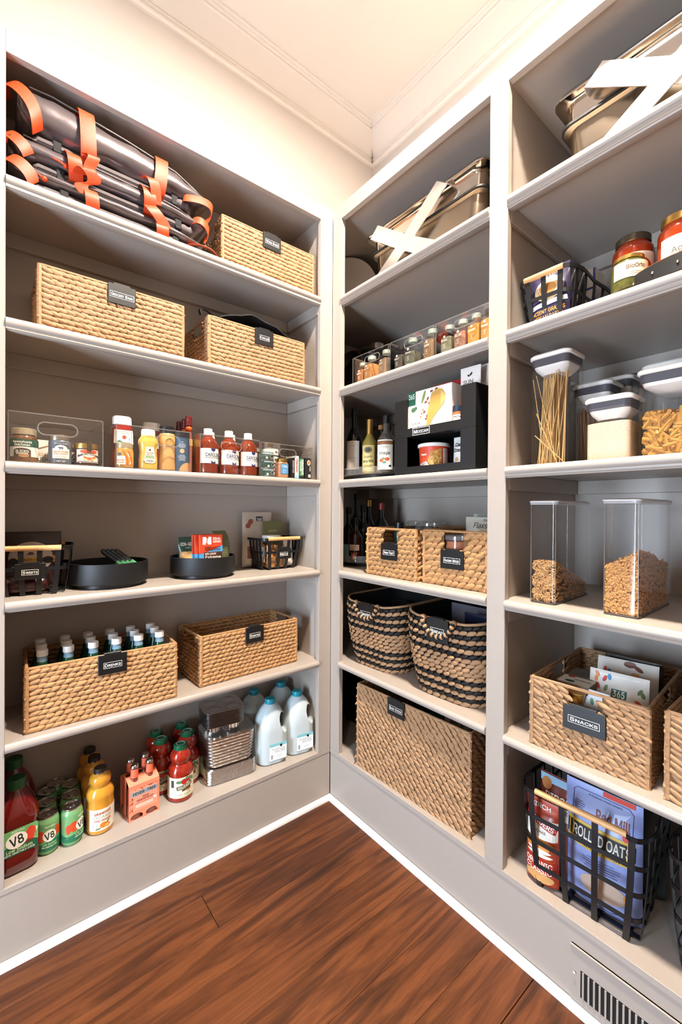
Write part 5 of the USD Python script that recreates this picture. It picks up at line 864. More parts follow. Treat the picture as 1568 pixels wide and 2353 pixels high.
tb = rbox('taco_shell_box', 'white taco shell box with a yellow shell picture in the upper black bin', .066, -.4865, ZU, .185, .072, .150, 'e9e2d8', [('green_tab', '1f5a44', rect(.034, .046, -.074, .127), 0, 0, 1), ('tab_lettering', 'e8f0e6', T('365', .016, .026), -.074, .134, 2), ('leaf_art', '4a6a4a', unary_union([ell(.010, .008, -.066, .088), ell(.006, .006, -.056, .092)]), 0, 0, 1), ('avocado_art', '7f9a58', affinity.rotate(ell(.005, .022, -.022, .125), -20), 0, 0, 1), ('bean_art', '8a4a2c', unary_union([affinity.rotate(ell(.006, .0035, x_, z_), a_) for x_, z_, a_ in ((-.012, .106, 20), (-.004, .116, 60), (.004, .100, 0), (.018, .130, 30), (-.006, .060, 50), (-.010, .050, 10), (.0, .044, 70), (-.018, .074, 30), (.012, .138, 15), (.032, .142, 0), (.026, .134, 50))]), 0, 0, 2), ('carrot_art', 'cf7434', unary_union([rect(.006, .006, -.030, .070), rect(.006, .006, -.024, .082), rect(.005, .006, -.034, .060), rect(.007, .006, .020, .128)]), 0, 0, 2),
     ('shell_art', 'c49a4c', Polygon([(-.010, .026), (.002, .022), (.020, .050), (.062, .090), (.068, .118), (.056, .136), (.036, .142), (.012, .130), (-.002, .080)]), 0, 0, 3), ('shell_fold', 'd4b368', Polygon([(.050, .134), (.066, .120), (.068, .100), (.050, .080)]), 0, 0, 4), ('lettering', '4a3d30', T('Taco Shells', .012, .070), -.046, .022, 1), ('small_lettering', '4a3d30', T('YELLOW CORN', .0055, .038, False), -.056, .040, 1), ('seal', '3a6a4a', ell(.008, .007).difference(ell(.006, .005)), .038, .016, 2), ('seal', '8a8a86', frame(.012, .012, .0015), .058, .016, 2), ('edge_line', 'e0a040', rect(.18, .003, 0, .003), 0, 0, 1)])
rbox('red_taco_box', 'red taco shell box standing behind the white one', .135, -.515, ZU, .150, .050, .182, 'a01f22', [('green_tab', '1f3a34', rect(.024, .034, -.030, .160), 0, 0, 1), ('tab_lettering', 'e8f0e6', T('365', .011, .018), -.030, .164, 2), ('lettering', 'efe0d8', T('Organic', .0075, .028), .000, .170, 1), ('lettering', 'efe0d8', T('Taco Shells', .010, .060), .022, .156, 1)])
t = RT('seasoning_jar', 'little seasoning jar with a dark blue cap in the upper black bin', 'jar', .042, -.593, ZU, 30)
part(t, 'body', lathe([(.013, 0), (.0155, .002), (.0155, .048), (.0145, .054), (.0135, .056)], 26), mat('a5623a', .3, coat=.4, bump=.4, bscale=400, var=.25, vscale=150)); part(t, 'cap', lathe([(.0155, .055), (.016, .056), (.016, .072), (.0150, .073)], 26), mat('1c2a3c', .4), 30); label(t, cyl(.0157), rect(.030, .020), 'd8cfc4', [('lettering', '3a3430', T('FAJITA', .005, .022), 0, .003, 2)], z=.034)
def rbag(name, lab, x, y, z, w, h, tk, col, items=(), rot=0, **k): return bag(name, lab, (x, y, z), -90 + rot, w, h, tk, col, items=items, **k)
rbag('snack_pouch', 'white pouch with an orange panel at the right of the upper black bin', .050, -.634, ZU, .070, .188, .030, 'e2dcd6', items=[('logo', '2c2a28', unary_union([affinity.rotate(ell(.006, .003, .004, .164), 60), affinity.rotate(ell(.005, .0025, -.004, .160), -40)]), 0, 0, 1), ('lettering', '5a544e', T('SUN', .013, .034, False), -.004, .140, 1), ('lettering', '5a544e', T('OATS', .013, .036, False), -.004, .122, 1), ('orange_panel', 'd9652c', rect(.060, .040, -.002, .086), 0, 0, 1), ('panel_lettering', 'f2d8c4', T('PROTEIN', .006, .034), -.004, .094, 2), ('panel_lettering', 'f2d8c4', T('OATS', .006, .024), -.004, .084, 2), ('dots', 'c8502c', unary_union([ell(.006, .006, -.012, .062), ell(.006, .006, .006, .062)]), 0, 0, 2)], seed=31, rough=.45, rot=2)
rbag('snack_pouch', 'plain white pouch just behind the one with the orange panel', .090, -.638, ZU, .072, .198, .026, 'd8d2cc', seed=33, rough=.45, rot=-4); rbag('snack_pouch', 'clear grey pouch at the far right of the upper black bin', .130, -.645, ZU, .064, .205, .026, 'b8b2ae', seed=35, rough=.3, rot=-8)
t = RT('fried_onion_tub', 'orange tub of crispy fried onions with white lid in the lower black bin', 'tub', .090, -.462, Z3 + .0035, 30)
part(t, 'body', lathe([(.044, 0), (.0465, .002), (.052, .094)], 40), mat('cf4a28', .45), 40); part(t, 'lid', lathe([(.0535, .090), (.056, .092), (.056, .100), (.052, .103), (.050, .101)], 40), PLA, 30)
art(t, cyl(.0515), [('onion_photo', 'c4883c', Polygon([(-.004, .072), (.034, .084), (.034, .012), (.006, .010), (-.014, .040)]), 0, 0, 1), ('onion_bits', 'e0b468', unary_union([affinity.rotate(ell(.005, .0018, g1.uniform(-.002, .030), g1.uniform(.020, .074)), g1.uniform(0, 180)) for g1 in [random.Random(9)] for _ in range(34)]), 0, 0, 2), ('onion_bits_dark', '8a5220', unary_union([affinity.rotate(ell(.004, .0014, g1.uniform(-.002, .030), g1.uniform(.020, .074)), g1.uniform(0, 180)) for g1 in [random.Random(10)] for _ in range(22)]), 0, 0, 2), ('pale_swoosh', 'f0d8b8', Polygon([(-.046, .034), (-.018, .040), (.004, .012), (-.046, .006)]), 0, 0, 1), ('lettering', '4a3a6a', T('CRISPY', .008, .024), -.032, .032, 2), ('lettering', '4a3a6a', T('FRIED', .008, .022), -.032, .022, 2), ('lettering', '4a3a6a', T('ONIONS', .008, .026), -.032, .012, 2), ('brand_lettering', 'f0e0d0', T('French', .007, .024), -.030, .064, 2), ('side_panel', 'e6d2c4', rect(.022, .070, .050, .048), 0, 0, 1), ('side_print', '8a4a3a', lines(10, .016, .0016, .006), .050, .078, 2)])
rbag('crouton_bag', 'white bag of croutons at the right of the lower black bin', .075, -.601, Z3 + .0035, .090, .112, .050, 'dcd8d4', items=[('lettering', '2c2a2a', T('Caesar', .012, .044), -.010, .086, 1), ('lettering', '2c2a2a', T('Croutons', .012, .054), -.008, .068, 1), ('crouton_art', 'c49a5c', unary_union([affinity.rotate(rect(.010, .012, -.018, .038), 20), affinity.rotate(rect(.011, .012, .004, .044), 50), affinity.rotate(rect(.010, .010, -.004, .020), 10)]), 0, 0, 1)], seed=37, rough=.5)

# shelf of dried fruit and baking mixes
clear_table('round clear turntable of dark oil bottles in the corner, left of the DRIED FRUIT basket', .235, .060, Z4, .150)
DZ4 = Z4 + .0225
obottle('sesame_oil_bottle', 'dark sesame oil bottle with a red flame label on the lower turntable', .135, .000, DZ4, .0300, .190, mat('2a130c', .08, coat=.6), .010, 0, BLKP, None, None, [])
so = stage.GetPrimAtPath('/World/sesame_oil_bottle'); 
art(so, cyl(.0302), [('name_strip', 'd8c0a4', rect(.046, .024, 0, .062), 0, 0, 1), ('lettering', '8a3020', T('Toasted', .007, .034), 0, .067, 2), ('lettering', '8a3020', T('Sesame Oil', .007, .040), 0, .057, 2), ('flame_art', '9a4a3a', Polygon([(-.014, .044), (-.010, .014), (0, .006), (.010, .014), (.014, .044), (.004, .034), (0, .044), (-.006, .034)]), 0, 0, 1), ('flame_core', 'd8c0a8', ell(.005, .009, .001, .020), 0, 0, 2)])
t = RT('carton', 'pale teal carton at the left edge of the lower turntable', 'carton', .145, .066, DZ4, 20); part(t, 'box', bx(-.02, .02, -.02, .02, 0, .07, .002), mat('7fb0ac', .5), False)
rbox('yellow_box', 'yellow box with a red mark wedged between the turntable and the DRIED FRUIT basket', .150, -.098, DZ4 - .004, .030, .06, .112, 'a8842c', [('red_mark', 'b02a1c', star(5, .010, .005, .0, .098), 0, 0, 1), ('green_oval', '2c5a3a', ell(.009, .018, 0, .060), 0, 0, 1), ('seal', '1f3a2a', ell(.006, .006, 0, .016), 0, 0, 1)])
for k, (x, y, r, h, lb, cp) in enumerate(((.270, .150, .034, .300, 'tallest dark bottle at the back left of the lower turntable', BLKP), (.285, .080, .033, .270, 'dark bottle with copper coloured top on the lower turntable', GOLDM), (.300, .010, .036, .255, 'dark bottle with a red foil top on the lower turntable', mat('7a1c16', .4)), (.200, .125, .032, .235, 'dark bottle at the left of the lower turntable', BLKP), (.215, .040, .031, .245, 'dark green bottle in the middle of the lower turntable', BLKP))):
    obottle('dark_bottle', lb, x, y, DZ4, r, h, WINEG, .011, 0, cp, None, None, [], sh=.5 + .03 * (k % 3))
basket('chunky woven basket tagged DRIED FRUIT with a cut-out handle', (.214, -.3085, Z4), -90, .253, .365, .178, 'Dried Fruit', rows=10, seg=.036, slot=True, seed=11, tl=16, tw=.050, lw=.084, straw=STRAW_B)
basket('chunky woven basket tagged BAKING MIXES with a cut-out handle beside the post', (.228, -.575, Z4), -90, .250, .365, .180, 'Baking Mixes', rows=9, seg=.042, slot=True, seed=12, tl=18, tw=.056, lw=.090, straw=STRAW_B)
def tub(lab, x, y, z, r, h, col, lidm, txt=None):
    t = RT('food_tub', lab, 'tub', x, y, z, 35); part(t, 'contents', lathe([(r - .004, .002), (r - .002, .004), (r - .002, h * .8)], 32), mat(col, .7, bump=.4, bscale=120)); part(t, 'tub_wall', lathe([(r - .002, 0), (r, .002), (r, h)], 36, cap1=False), clear((.93, .92, .9), .04, 'tub_plastic', .06), 40); part(t, 'lid', lathe([(r + .001, h - .012), (r + .0025, h - .010), (r + .0025, h), (r - .004, h + .003), (r - .006, h + .001)], 36), lidm, 30)
    if txt: label(t, cyl(r + .0004), rect(r * .9, .022), '1a1a1c', [('border', 'd8d4cc', frame(r * .82, .018, .0009), 0, 0, 2), ('lettering', 'd8d4cc', T(txt, .006), 0, 0, 2)], z=h * .86)
    return t
CLID = clear((.9, .9, .9), .10, 'clear_lid', .06)
tub('clear tub with a black label at the left rear of the DRIED FRUIT basket', .270, -.236, Z4 + .008, .042, .192, '6a4a34', CLID, 'DATES'); tub('clear tub with round clear lid at the right of the DRIED FRUIT basket', .215, -.348, Z4 + .008, .052, .190, '8a6a4a', CLID, 'RAISINS'); tub('little orange tub with a white rim behind the DRIED FRUIT handle hole', .085, -.330, Z4 + .105, .024, .052, 'c0602c', PLA); tub('clear tub of chips in the BAKING MIXES basket left corner', .300, -.510, Z4 + .008, .052, .190, '3a2418', CLID); tub('clear tub of red and amber pieces behind the BAKING MIXES handle hole', .098, -.560, Z4 + .075, .044, .088, 'b0622c', CLID)
t = RT('herb_bottle', 'bottle with a black cap standing in the DRIED FRUIT basket', 'bottle', .130, -.262, Z4 + .06); part(t, 'body', lathe([(.018, 0), (.02, .002), (.02, .10), (.014, .112)], 24), mat('3a4a3a', .2)); part(t, 'cap', lathe([(.016, .110), (.017, .112), (.017, .138), (.015, .140)], 24), BLKP, 30)
rbag('flaxseed_bag', 'pale folded flaxseed bag lying on top of the BAKING MIXES basket', .160, -.620, Z4 + .120, .150, .105, .060, 'b0aa9c', items=[('lettering', '3f3a34', T('Flaxseed', .017, .088, False), .010, .078, 1), ('small_lettering', '6a665c', T('Organic', .007, .030, False), .010, .096, 1)], seed=41, rough=.5)
rbag('flour_bag', 'grey-green crumpled bag behind the flaxseed bag', .235, -.600, Z4 + .110, .150, .125, .060, '9aa096', seed=43, rough=.5)

# striped bread and cracker baskets
def striped(lab, x, y, rot, w, d, h, text, seed):
    g = random.Random(seed); t = RT('striped_basket', lab, 'basket', x, y, ZT[5], rot); rows = 18; rh = h / rows; nat = []; blk = []
    pat = 'KNKNKNKNNNNNKNKNKNK'[:rows]
    for r in range(rows):
        f = (r + .5) / rows; k = .030 * (1 - f) ** 2.0; W, Dd = w - 2 * k, d - 2 * k; dip = 0
        R = ring(W, Dd, min(.075, Dd / 2 - .01), 14); Rc = np.vstack([R, R[:1]]); L = np.r_[0, np.cumsum(np.linalg.norm(np.diff(Rc, axis=0), axis=1))]
        n = int(L[-1] / .026); s_ = (np.arange(n) + (r % 2) * .5) * L[-1] / n; px = np.interp(s_, L, Rc[:, 0]); py = np.interp(s_, L, Rc[:, 1]); q = np.interp((s_ + .004) % L[-1], L, Rc[:, 0]) - px; q2 = np.interp((s_ + .004) % L[-1], L, Rc[:, 1]) - py
        T_ = np.column_stack([q, q2, 0 * q]); T_ /= np.linalg.norm(T_, axis=1, keepdims=True)
        zz = (r + .5) * rh + .016 * ((np.abs(px) / (w / 2)) ** 2 - .4) * f ** 3
        for i in range(n): (nat if pat[rows - 1 - r] == 'N' else blk).append(((px[i], py[i], zz[i]), T_[i]))
    for n_, L_, m_ in (('woven_band', nat, STRAW), ('black_band', blk, STRAW_K)):
        P = np.array([a for a, _ in L_]); E = np.array([b for _, b in L_]); part(t, n_, strands(P, E, .026, rh * 1.04, .0055, 13, g), m_, True, kind='stuff')
    lv = []
    for f in (0, .03, .2, .5, .8, .985): k = .030 * (1 - f) ** 2; lv.append(lift(ring(w - 2 * k - .006, d - 2 * k - .006, .072, 10), h * f + .001))
    inn = [lift(ring(w - 2 * .030 * (1 - f) ** 2 - .014, d - 2 * .030 * (1 - f) ** 2 - .014, .068, 10), h * f + .004) for f in (.985, .8, .5, .2, .03)]
    part(t, 'backing', loft(lv + inn), CORE_K, 40)
    R = ring(w - .004, d - .004, .074, 12); rz_ = h + .004 + .016 * ((np.abs(R[:, 0]) / (w / 2)) ** 2 - .4); part(t, 'rim', tube(np.column_stack([R, rz_]), .0045, 7, True), STRAW)
    # hanging ring handle wrapped in alternate colours
    a = np.linspace(math.radians(200), math.radians(340), 17); hp = np.column_stack([.062 * np.cos(a), np.full(17, -d / 2 - .010), h - .004 + .062 * (np.sin(a) + .34) * 1.15]); hp = np.vstack([[(-.058, -d / 2 - .004, h + .002)], hp, [(.058, -d / 2 - .004, h + .002)]])
    sp = spline(hp, 19 * 3 + 1)
    for i in range(19): part(t, 'handle_wrap', tube(sp[i * 3:i * 3 + 4], [.0072, .0088, .0088, .0072], 9), STRAW if i % 2 else STRAW_K)
    for s_ in (-1, 1): part(t, 'knot', mv(trimesh.creation.icosphere(2, .011), x=s_ * .058, y=-d / 2 - .004, z=h + .001), STRAW, True)
    clip_label(t, text, -d / 2 - .008, h + .006, w=.084, h=.074, tw=.046, th=.011); return t
striped('black striped woven basket tagged CRACKERS with a ring handle', .222, -.178, 3, .305, .380, .250, 'Crackers', 51); striped('black striped woven basket tagged BREAD with a ring handle beside the post', .215, -.528, 3, .316, .380, .262, 'Bread', 52)
rbox('blue_box', 'bright blue box behind the striped baskets', .388, -.150, ZT[5] + .215, .12, .06, .058, '1f7fa8', []) if False else rbox('blue_box', 'bright blue box behind the striped baskets', .445, -.150, ZT[5], .12, .05, .285, '1f86b0', [])
rbox('dark_carton', 'dark carton marked with a white number left of the CRACKERS basket', .230, .040, ZT[5], .080, .05, .170, '161412', [('lettering', '9a948c', T('365', .026, .050), .0, .060, 1), ('stripe', '4a4642', rect(.076, .008, 0, .034), 0, 0, 1)])
rbag('bread_bag', 'clear crinkled bag of bread at the back of the BREAD basket', .240, -.540, ZT[5] + .03, .22, .245, .10, '6a6870', seed=45, rough=.18); rbag('blue_crisp_bag', 'shiny dark blue bag at the right of the BREAD basket', .150, -.600, ZT[5] + .03, .10, .245, .05, '20263c', seed=47, rough=.15)
rbag('cracker_bag', 'dark bag inside the CRACKERS basket', .260, -.190, ZT[5] + .03, .20, .20, .10, '1c1a1a', seed=48, rough=.3)
basket('tall woven basket tagged BACK STOCK on the bottom of the middle bay', (.190, -.402, D0), -90 + 1.7, .506, .345, .318, 'Back Stock', rows=21, seg=.038, seed=14, tl=-20, tw=.054, lw=.080, lx=-.045, name='woven_basket', side_slot=True)
rbox('stock_carton', 'pale carton with dark print inside the BACK STOCK basket at the right', .120, -.560, D0 + .10, .10, .05, .225, 'a8a29a', [('lettering', '3a3632', T('RICE', .018, .05), 0, .190, 1)], 4); rbox('green_stock_carton', 'dark green carton inside the BACK STOCK basket', .130, -.470, D0 + .10, .06, .06, .222, '1f4a38', [])
rbox('dark_stock_carton', 'dark brown carton in the middle of the BACK STOCK basket', .180, -.370, D0 + .10, .11, .10, .210, '241a14', [])
ap = RT('black_appliance', 'black appliance with grey trim bands in the corner behind the BACK STOCK basket', 'appliance', .300, .040, D0); part(ap, 'body', bx(-.13, .11, -.10, .13, .012, .25, .012), mat('101112', .35), False)
for z_ in (.075, .165): part(ap, 'trim_band', bx(-.131, .111, -.1012, .131, z_, z_ + .012, .002), mat('34363a', .35, metal=.6), False)
for sx in (-.11, .09):
    for sy in (-.08, .11): part(ap, 'foot', mv(lathe([(.008, 0), (.010, .001), (.010, .013)], 12), x=sx, y=sy), BLKP)

# ================================================================ RIGHT UNIT, SECOND BAY
chafer('steel chafing dish on crossed legs at the top right, beyond the post', .235, -1.138, ZT[1], .0)
wire_basket('black strap basket with a wooden rod holding pasta bags, just right of the post', (.178, -.864, Z2), -90, .148, .285, .136, None, 3, 5, .020)
rbag('pasta_bag', 'purple pasta bag with a pasta bowl picture at the front of its strap basket', .066, -.868, Z2 + .006, .104, .150, .040, '2c2742', items=[('window', 'd8b88a', unary_union([ell(.038, .034, .004, .090)]), 0, 0, 1), ('bowl_art', 'c88a4a', ell(.024, .020, .0, .088), 0, 0, 2), ('plate_ring', 'ece4da', ell(.030, .027, .006, .098).difference(ell(.026, .023, .004, .096)), 0, 0, 3), ('white_band', 'e6e0e0', affinity.rotate(rect(.098, .012, 0, .050), 6), 0, 0, 2), ('name_lettering', 'd8d2c4', T('COLAVITA', .008, .05), .006, .128, 2, 6), ('lettering', 'd98a3a', T('ANCIENT GRAINS', .010, .090), .0, .030, 2, 3), ('lettering', 'd98a3a', T('ARTISAN PASTA', .010, .084), .0, .015, 2, 3)], seed=61, rough=.3)
rbag('pasta_bag', 'second dark purple pasta bag behind the front one', .112, -.866, Z2 + .006, .100, .172, .036, '241f33', seed=63, rough=.25); rbag('pasta_bag', 'black pasta bag further back in the strap basket', .160, -.868, Z2 + .006, .098, .168, .036, '1a1920', items=[('small_panel', 'b8b2ac', rect(.018, .016, .016, .140), 0, 0, 1)], seed=64, rough=.25)
rbox('pasta_carton', 'white pasta carton with blue edges at the back of the strap basket', .250, -.878, Z2 + .006, .090, .062, .185, 'd9d4d2', [('blue_edge', '27408a', unary_union([rect(.006, .185, .042, .0925), rect(.006, .185, -.042, .0925), rect(.09, .006, 0, .130)]), 0, 0, 1), ('red_lettering', 'b0303a', T('DE CECCO', .014, .066), 0, .090, 2), ('photo', '4a3a3a', rect(.020, .028, .022, .052), 0, 0, 1)], 0, 'carton')
rbox('glass_noodle_box', 'grey-blue carton behind the strap basket', .345, -.930, Z2, .10, .05, .17, '8f979c', [('stripe', '3a4650', rect(.1, .012, 0, .10), 0, 0, 1)], 0, 'carton')
ls = RT('lazy_susan', 'round wooden turntable with a black riveted metal band', 'turntable', .225, -1.180, Z2)
WDL = special('susan_wood', {'t': ('texture_coordinate', {}), 'm': ('mapping', dict(scale=(4, 60, 20))), 'n': ('noise_texture', dict(scale=1.0, detail=3.0)), 'r': ('rgb_ramp', dict(ramp=[(.3, C('7a4a26')), (.7, C('a8703c'))])), 'p': ('principled_bsdf', dict(roughness=.4))}, [('t.object', 'm.vector'), ('m.vector', 'n.vector'), ('n.fac', 'r.fac'), ('r.color', 'p.base_color')], 'p.BSDF')
part(ls, 'disc', lathe([(.195, .008), (.199, .010), (.199, .026), (.0001, .026)], 72, cap1=False), WDL, 30); part(ls, 'metal_band', lathe([(.1985, .013), (.2025, .013), (.2025, .050), (.1985, .050), (.1985, .026)], 72, cap0=False, cap1=False), mat('232222', .5, metal=.4), 30); part(ls, 'wooden_lip', lathe([(.186, .026), (.1983, .026), (.1983, .0535), (.192, .055), (.186, .052)], 72, cap0=False, cap1=False), WDL, 40)
for k in range(26):
    a = 2 * math.pi * k / 26; part(ls, 'rivet', mv(trimesh.creation.icosphere(1, .0032), x=.2026 * math.cos(a), y=.2026 * math.sin(a), z=.032), STEEL, True)
part(ls, 'foot', lathe([(.12, 0), (.125, .001), (.125, .0085)], 48), DARKG, 30)
SU = Z2 + .0262; SAU = mat('8f2e12', .14, coat=.5, var=.2, vscale=70, name='pasta_sauce')
def sauce(lab, x, y, r, h, col, lid, items, rot, lbh, lbc='e2d2b4'):
    t = RT('sauce_jar', lab, 'jar', x, y, SU, rot); part(t, 'body', lathe([(r - .006, 0), (r, .004), (r, h * .74), (r * .96, h * .80), (r * .80, h * .86), (r * .78, h * .90)], 34), col, 40); part(t, 'lid', lathe([(r * .82, h * .88), (r * .85, h * .89), (r * .85, h * .985), (r * .80, h)], 34), lid, 30)
    if items: label(t, cyl(r + .0002), rect(r * 2.6, lbh[1] - lbh[0]), lbc, items, z=(lbh[0] + lbh[1]) / 2)
    return t
sauce('tall red sauce jar with a dark lid and red-circle label on the wooden turntable', .135, -1.040, .044, .150, SAU, mat('4a4034', .35, metal=.5), [('red_circle', 'b0442a', ell(.028, .028, 0, .002), 0, 0, 2), ('inner', 'e8dcc4', ell(.022, .022, 0, -.006), 0, 0, 3)], 36, (.010, .098), 'e9e0d2')
sauce('short jar with cream label and dark green contents on the wooden turntable', .088, -1.052 + .006, .037, .082, mat('4a4a22', .15, coat=.5, var=.3, vscale=60), GOLDM, [('lettering', '6a4a30', T('BioOrto', .009, .040), 0, .006, 2, 3), ('small_print', '9a8468', lines(2, .036, .0012, .004), 0, -.008, 2)], 40, (.024, .062))
sauce('orange-red sauce jar with a gold lid on the wooden turntable', .130, -1.137, .0445, .152, mat('a83c16', .14, coat=.5, var=.15, vscale=60), GOLDM, [('red_drop', 'c8482c', ell(.004, .008, -.004, .030), 0, 0, 2), ('lettering', '5a4a3a', T('Agostina', .012, .068, False), 0, .014, 2, 4), ('yellow_panel', 'd9a23c', rect(.080, .024, -.004, -.026), 0, 0, 2), ('panel_lettering', '8a5a1c', T('LA PIZZA', .010, .050), -.006, -.026, 3), ('barcode', '3a3530', unary_union([rect(.010, .0018, .050, .020 - .004 * k) for k in range(8)]), 0, 0, 2)], 34, (.008, .096))
rbox('spice_tin', 'green and white spice tin between the two red sauce jars', .215, -1.080, SU, .05, .036, .130, '234a3c', [('white_side', 'd8d4cc', rect(.012, .13, -.019, .065), 0, 0, 1), ('lettering', 'd8d4cc', T('HERB', .008, .028), .006, .085, 1)], 34, 'tin')

# pop-top canisters
GREYG = mat('4d4a50', .35); CAN_G = clear((.955, .955, .955), 0, 'canister_plastic', .04)
def canister(lab, x, y, w, d, h, rot=0, fill=None):
    t = RT('canister', lab, 'canister', x, y, Z3, rot)
    part(t, 'wall', rloft([(w - .012, d - .012, .012, 0), (w - .006, d - .006, .014, .004), (w - .004, d - .004, .014, h - .030)], 5, cap1=False), CAN_G, 35)
    part(t, 'wall_edge', tube(lift(ring(w - .008, d - .008, .013, 4), .002), .0022, 6, True), EDGE)
    part(t, 'lid', rloft([(w - .002, d - .002, .017, h - .013), (w + .004, d + .004, .019, h - .011), (w + .004, d + .004, .019, h - .004), (w - .004, d - .004, .018, h)], 6), PLA, 30)
    part(t, 'gasket', rloft([(w - .014, d - .014, .014, h - .032), (w - .006, d - .006, .015, h - .031), (w - .006, d - .006, .015, h - .0132)], 6), GREYG, 30, 'dark grey gasket')
    part(t, 'inner_plug', rloft([(w * .6, d * .6, .02, h - .054), (w - .018, d - .018, .02, h - .040), (w - .014, d - .014, .015, h - .0322)], 6), PLA, 30)
    return t
def pasta_rods(n, lo, hi, L, r, seed, lean=.16, ang=None):
    g = np.random.default_rng(seed); ms = []
    for _ in range(n):
        b = g.uniform(lo, hi); tip = b + g.uniform(-lean, lean, 2) * .12 + (np.array(ang) if ang is not None else 0); tip = np.clip(tip, np.array(lo) - .004, np.array(hi) + .004)
        l = L * g.uniform(.96, 1.04); dx = tip - b; z1 = math.sqrt(max(l * l - dx @ dx, .01)); ms.append(tube([(b[0], b[1], .005), (tip[0], tip[1], .005 + z1)], r, 5))
    return cat(ms)
t = canister('tall clear canister of pale spaghetti with a white lid next to the post', .104, -.872, .106, .106, .302)
SPG = special('spaghetti', {'g': ('geometry', {}), 'r': ('rgb_ramp', dict(ramp=[(0, C('cfa468')), (1, C('e2bf8a'))])), 'p': ('principled_bsdf', dict(roughness=.5))}, [('g.random_per_island', 'r.fac'), ('r.color', 'p.base_color')], 'p.BSDF')
part(t, 'spaghetti', cat([pasta_rods(150, (-.038, -.038), (.006, .038), .235, .0011, 1, .2, (.028, 0)), pasta_rods(14, (-.040, -.042), (.040, -.036), .245, .0011, 2, .5)]), SPG, True, kind='stuff')
part(t, 'stray_spaghetti', cat([tube([(.038, -.041, .006), (-.040, -.042, .085)], .0012, 5), tube([(.020, -.043, .006), (-.036, -.043, .145)], .0012, 5)]), SPG)
t = canister('clear canister of brown noodles behind the tall spaghetti canister', .262, -.915, .104, .104, .242); part(t, 'noodles', pasta_rods(260, (-.040, -.040), (.040, .040), .165, .0014, 3, .12), special('brown_noodles', {'g': ('geometry', {}), 'r': ('rgb_ramp', dict(ramp=[(0, C('9a7250')), (1, C('ba8e68'))])), 'p': ('principled_bsdf', dict(roughness=.5))}, [('g.random_per_island', 'r.fac'), ('r.color', 'p.base_color')], 'p.BSDF'), True, kind='stuff')
t = canister('short clear canister nearly full of rice', .106, -1.012, .104, .104, .158)
part(t, 'rice', rloft([(.092, .092, .01, .004), (.095, .095, .011, .008), (.095, .095, .011, .094), (.06, .06, .011, .099)], 5), special('rice_grains', {'t': ('texture_coordinate', {}), 'v': ('voronoi_texture', dict(scale=330.0)) if False else ('noise_texture', dict(scale=420.0, detail=2.0)), 'r': ('rgb_ramp', dict(ramp=[(.25, C('b08a64')), (.42, C('cdb597')), (.7, C('dac6ac'))])), 'p': ('principled_bsdf', dict(roughness=.6)), 'b': ('bump', dict(strength=.6, distance=.001))}, [('t.object', 'v.vector'), ('v.fac', 'r.fac'), ('r.color', 'p.base_color'), ('v.fac', 'b.height'), ('b.normal', 'p.normal')], 'p.BSDF'), 35, kind='stuff')
canister('small clear canister with a white lid showing behind the rice', .375, -.930, .104, .104, .275)
t = canister('wide clear canister half full of penne pasta', .140, -1.150, .158, .158, .205)
g = np.random.default_rng(5); ms = []
pt_ = [np.array([(math.cos(a) * .0046, math.sin(a) * .0046) for a in np.arange(8) * math.pi / 4])]
for _ in range(330):
    f_ = g.uniform(); side_ = g.integers(0, 4); L_ = .040
    c = np.array([g.uniform(-.062, .062), -.066 + abs(g.normal(0, .006)), g.uniform(.008, .092)]) if side_ < 2 else (np.array([.066 - abs(g.normal(0, .006)), g.uniform(-.062, .062), g.uniform(.008, .095)]) if side_ == 2 else np.array([g.uniform(-.06, .06), g.uniform(-.06, .06), g.uniform(.085, .108)]))
    d_ = g.normal(size=3); d_[1 if side_ < 2 else (0 if side_ == 2 else 2)] *= .15; d_ /= np.linalg.norm(d_); cut = np.cross(d_, (0.3, .5, .8)); cut /= np.linalg.norm(cut)
    a_ = np.clip(c - d_ * L_ / 2, (-.069, -.069, .006), (.069, .069, .13)); b_ = np.clip(c + d_ * L_ / 2, (-.069, -.069, .006), (.069, .069, .13)); ms.append(tube([a_, b_], .0046, 7))
part(t, 'penne', cat(ms), special('penne', {'g': ('geometry', {}), 'r': ('rgb_ramp', dict(ramp=[(0, C('b47f30')), (.5, C('c4923e')), (1, C('a87026'))])), 'p': ('principled_bsdf', dict(roughness=.5))}, [('g.random_per_island', 'r.fac'), ('r.color', 'p.base_color')], 'p.BSDF'), 50, kind='stuff')
part(t, 'penne_core', bx(-.062, .062, -.058, .062, .004, .086), mat('a87830', .8))
canister('tall clear canister at the back right, only its white lid showing', .345, -1.078, .130, .104, .280)

